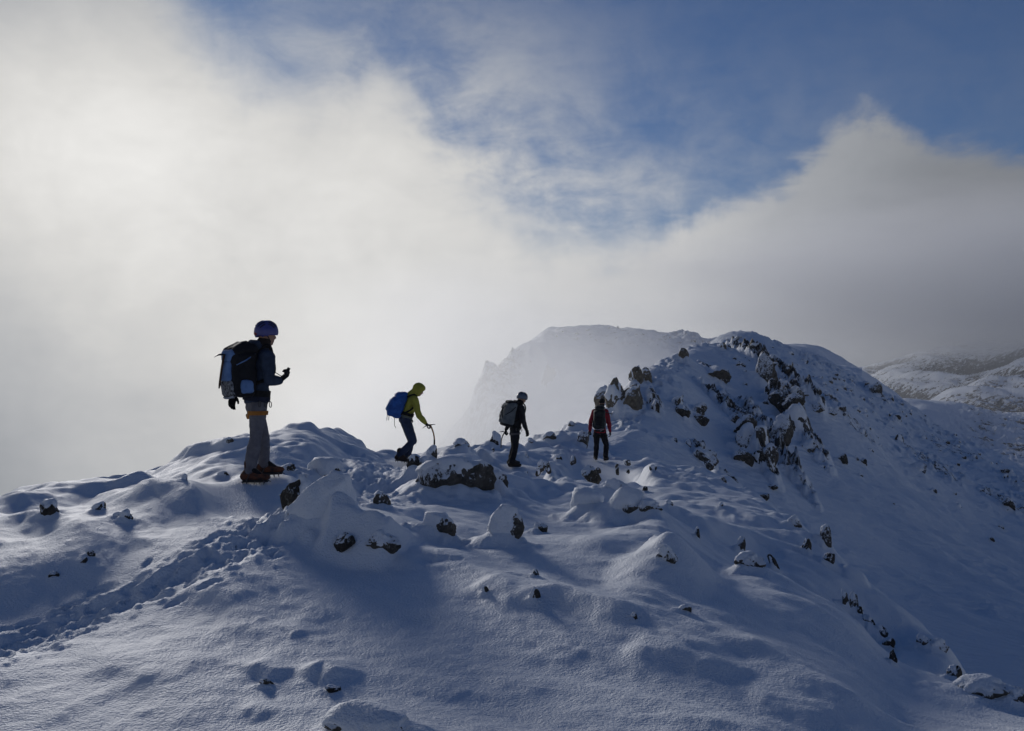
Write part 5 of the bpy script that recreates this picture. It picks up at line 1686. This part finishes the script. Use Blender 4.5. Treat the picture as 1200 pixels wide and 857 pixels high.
# ---- walker 3: black clothes, grey pack, silver-blue helmet
d3 = 24.0
g3 = joint_maker(d3)
fw3 = unit(V3(.90, .44, 0))
J3 = dict(head=g3(611.3, 467.8), neck=g3(608.6, 474), hip=g3(603.5, 502.5),
          shR=g3(611, 478.5, -.17), elR=g3(613.3, 494, -.2), wrR=g3(617, 504, -.16), hdR=g3(618.3, 509, -.14),
          shL=g3(605.5, 478.5, .18), elL=g3(598, 493, .26), wrL=g3(593, 503.5, .25), hdL=g3(592, 508, .24),
          hipR=g3(604.5, 504, -.08), knR=g3(604, 524, -.1), anR=g3(600, 542, -.1),
          hipL=g3(602.5, 504, .08), knL=g3(602.5, 523, .12), anL=g3(598.8, 539.5, .18))
BLACK_TR = make_cloth('black_trousers', (0.020, 0.020, 0.026), (0.012, 0.012, 0.015), .85, 25)
DARK_BOOT = make_cloth('dark_brown_boot', (0.040, 0.033, 0.028), None, .75, 40)
SILVER = make_hard('silver_blue_helmet', (0.11, 0.14, 0.185), .35)
w3, TB3, HB3 = person('walker all in black with a grey-blue helmet looking down to the right', J3, fw3, 1.03,
                      dict(jacket=make_cloth('black_shell', (0.022, 0.023, 0.028), None, .8, 25), trousers=BLACK_TR, boot=DARK_BOOT, boot2=DARK_BOOT, glove=BLACK_CLOTH),
                      look=unit(V3(.88, .2, -.42)), helmet_col=(SILVER, PURPLE_DARK), hands=(1.3, .5), palms=(V3(.5, 0, .6), V3(-.5, .6, 0)), toes=(V3(.95, .25, 0), V3(1, 0, 0)), collar='hood', crampons=False, leg_flare=1.06, gaiter=BLACK_CLOTH)
harness(w3, J3, TB3, 1.03, BLACK_STRAP, make_cloth('dull_grey_webbing', (0.10, 0.095, 0.105), None, .85, 50), 1.0)
GREY_PACK = make_cloth('grey_pack_cloth', (0.145, 0.165, 0.175), (0.09, 0.105, 0.115), .75, 25)
sp3 = unit(J3['neck'] - J3['hip'])
out3 = unit(-fw3 - sp3 * (-fw3 @ sp3))
PB3 = np.stack([out3, np.cross(sp3, out3), sp3], 1)
o3 = lerp(J3['neck'], J3['hip'], .42) + out3 * .13
L3 = on_frame(o3, PB3)
p3 = empty('backpack', tuple(o3 - sp3 * .25))
tag(p3, 'grey backpack with black crossed straps on the walker all in black', 'backpack', 'backpacks worn by the walkers')
pack_part('main_bag', [(L3(.04, .13, -.22), .05), (L3(.04, -.13, -.22), .05), (L3(.23, .10, -.20), .06), (L3(.23, -.10, -.20), .06), (L3(.04, .13, .22), .055), (L3(.04, -.13, .22), .055), (L3(.20, .10, .18), .06), (L3(.20, -.10, .18), .06)], GREY_PACK, p3, wr=.012)
pack_part('lid', [(L3(.06, .10, .285), .035), (L3(.06, -.10, .285), .035), (L3(.19, .08, .265), .035), (L3(.19, -.08, .265), .035)], BLACK_PACK, p3, seed=5)
pack_part('base', [(L3(.05, .12, -.29), .045), (L3(.05, -.12, -.29), .045), (L3(.21, .09, -.27), .045), (L3(.21, -.09, -.27), .045)], BLACK_PACK, p3, seed=6)
runs = [([L3(.06, -.188, .20), L3(.16, -.19, .05), L3(.27, -.15, -.04)], .009), ([L3(.27, -.15, .12), L3(.16, -.19, .03), L3(.05, -.188, -.08)], .009), ([L3(.10, -.19, -.22), L3(.25, -.16, -.14)], .009),
        ([L3(.05, .188, .18), L3(.16, .19, .05), L3(.27, .15, -.04)], .009), ([L3(.285, -.10, .18), L3(.30, .02, .05), L3(.30, -.08, -.12)], .009), ([L3(.285, .10, .18), L3(.30, -.02, .05), L3(.30, .08, -.12)], .009)]
tubes('side_straps', runs, BLACK_STRAP, p3)
tubes('hanging_strap', [(spline([L3(.29, .05, .14), L3(.36, .06, .02), L3(.37, .05, -.10), L3(.31, .04, -.2)], 5), .008)], BLACK_STRAP, p3)
for sg in (1, -1):
    tubes('shoulder_strap', [(spline([L3(.0, sg * .07, .20), J3['neck'] + PB3[:, 1] * sg * .11 + sp3 * .04 + fw3 * .02, J3['neck'] + PB3[:, 1] * sg * .13 + fw3 * .12 - sp3 * .08, J3['neck'] + PB3[:, 1] * sg * .165 + fw3 * .06 - sp3 * .28, L3(.01, sg * .16, -.18)], 6), .017)], BLACK_STRAP, p3)
ice_axe('black ice axe held low in the left hand of the walker all in black', g3(591.5, 506.5, .25), g3(586.8, 525.5, .25), V3(-1, -.1, .35), .035, 1.0, RUBBER, DARK_STEEL)

# ---- walker 4: red jacket seen from behind, dark pack, black trousers
d4 = 28.7
g4 = joint_maker(d4)
fw4 = unit(V3(.10, 1.0, 0))
J4 = dict(head=g4(705.6, 472.5, .04), neck=g4(704, 479.5), hip=g4(703, 507),
          shR=g4(710.2, 482.8), elR=g4(713.6, 496, -.02), wrR=g4(715, 506, .04), hdR=g4(715.2, 510, .06),
          shL=g4(696.4, 482.8), elL=g4(692, 495.5, -.02), wrL=g4(691.3, 505, .03), hdL=g4(691, 509, .05),
          hipR=g4(706.6, 508.5), knR=g4(710.5, 521, -.04), anR=g4(709.6, 535.5, -.02),
          hipL=g4(699.3, 508.5), knL=g4(699, 520, .02), anL=g4(698.3, 534.5, .10))
RED = make_cloth('red_shell', (0.36, 0.028, 0.045), (0.24, 0.018, 0.03), .75, 25)
OLIVE_BOOT = make_cloth('olive_boot', (0.10, 0.10, 0.055), (0.05, 0.05, 0.03), .75, 40)
w4, TB4, HB4 = person('farthest walker in a red jacket seen from behind under a tall dark pack', J4, fw4, 1.0,
                      dict(jacket=RED, trousers=BLACK_TR, boot=DARK_BOOT, boot2=OLIVE_BOOT, glove=BLACK_CLOTH), look=unit(V3(.35, .93, -.1)),
                      hands=(1.3, .6), palms=(V3(.4, .6, 0), V3(-.9, .3, 0)), toes=(V3(-.1, 1, 0), V3(.45, .9, 0)), crampons=False, leg_flare=1.06, gaiter=BLACK_CLOTH, thick=1.06)
harness(w4, J4, TB4, 1.0, BLACK_STRAP, BLACK_STRAP, 1.0)
DK_PACK = make_cloth('dark_green_grey_pack_cloth', (0.030, 0.036, 0.038), (0.018, 0.021, 0.023), .75, 25)
PB4 = np.stack([-fw4, np.cross(V3(0, 0, 1), -fw4), V3(0, 0, 1)], 1)
o4 = lerp(J4['neck'], J4['hip'], .42) - fw4 * .13 + V3(-.03, 0, 0)
L4 = on_frame(o4, PB4)
p4 = empty('backpack', tuple(o4 - V3(0, 0, .3)))
tag(p4, 'tall dark backpack with a rounded lid covering the back of the walker in red', 'backpack', 'backpacks worn by the walkers')
pack_part('main_bag', [(L4(.04, .12, -.24), .05), (L4(.04, -.12, -.24), .05), (L4(.23, .09, -.22), .06), (L4(.23, -.09, -.22), .06), (L4(.04, .12, .22), .055), (L4(.04, -.12, .22), .055), (L4(.22, .09, .20), .06), (L4(.22, -.09, .20), .06)], DK_PACK, p4, wr=.012)
pack_part('lid', [(L4(.05, .08, .34), .075), (L4(.05, -.06, .34), .075), (L4(.20, .07, .32), .075), (L4(.20, -.05, .32), .075)], DK_PACK, p4, seed=5)
pack_part('front_pocket', [(L4(.29, .06, .06), .03), (L4(.29, -.06, .06), .03), (L4(.29, .06, -.14), .035), (L4(.29, -.06, -.14), .035)], BLACK_PACK, p4, seed=6)
pack_part('side_pocket', [(L4(.16, -.165, -.05), .03), (L4(.16, -.165, -.22), .03), (L4(.06, -.165, -.22), .03)], make_cloth('teal_grey_pack_cloth', (0.045, 0.062, 0.075), None, .75, 25), p4, seed=7)
pack_part('side_pocket', [(L4(.16, .165, .02), .026), (L4(.16, .165, -.20), .03), (L4(.06, .165, -.20), .03)], GREY_PACK, p4, seed=8)
tubes('base_strap', [([L4(.24, .14, -.28), L4(.31, .05, -.27), L4(.31, -.05, -.29), L4(.24, -.14, -.28)], .008), ([L4(.22, .08, -.31), L4(.24, .02, -.33)], .01)], WHITE_CORD, p4)
for sg in (1, -1):
    tubes('shoulder_strap', [(spline([L4(.0, sg * .07, .20), J4['neck'] + PB4[:, 1] * sg * .11 + V3(0, 0, .04), J4['neck'] + PB4[:, 1] * sg * .13 + fw4 * .13 - V3(0, 0, .10), L4(.01, sg * .16, -.18)], 6), .017)], BLACK_STRAP, p4)
ice_axe('thin grey ice axe hanging from the left hand of the walker in red', g4(690.8, 507.5, .04), g4(687.6, 526, .04), V3(-.2, 1, .2), .004, 1.0, DARK_STEEL, DARK_STEEL)
ice_axe('short ice tool sticking out sideways from the pack of the walker in red', g4(717.3, 485.5, -.10), g4(709.5, 483, -.16), V3(.1, 0, -1), .0, .8, RUBBER, STEEL)
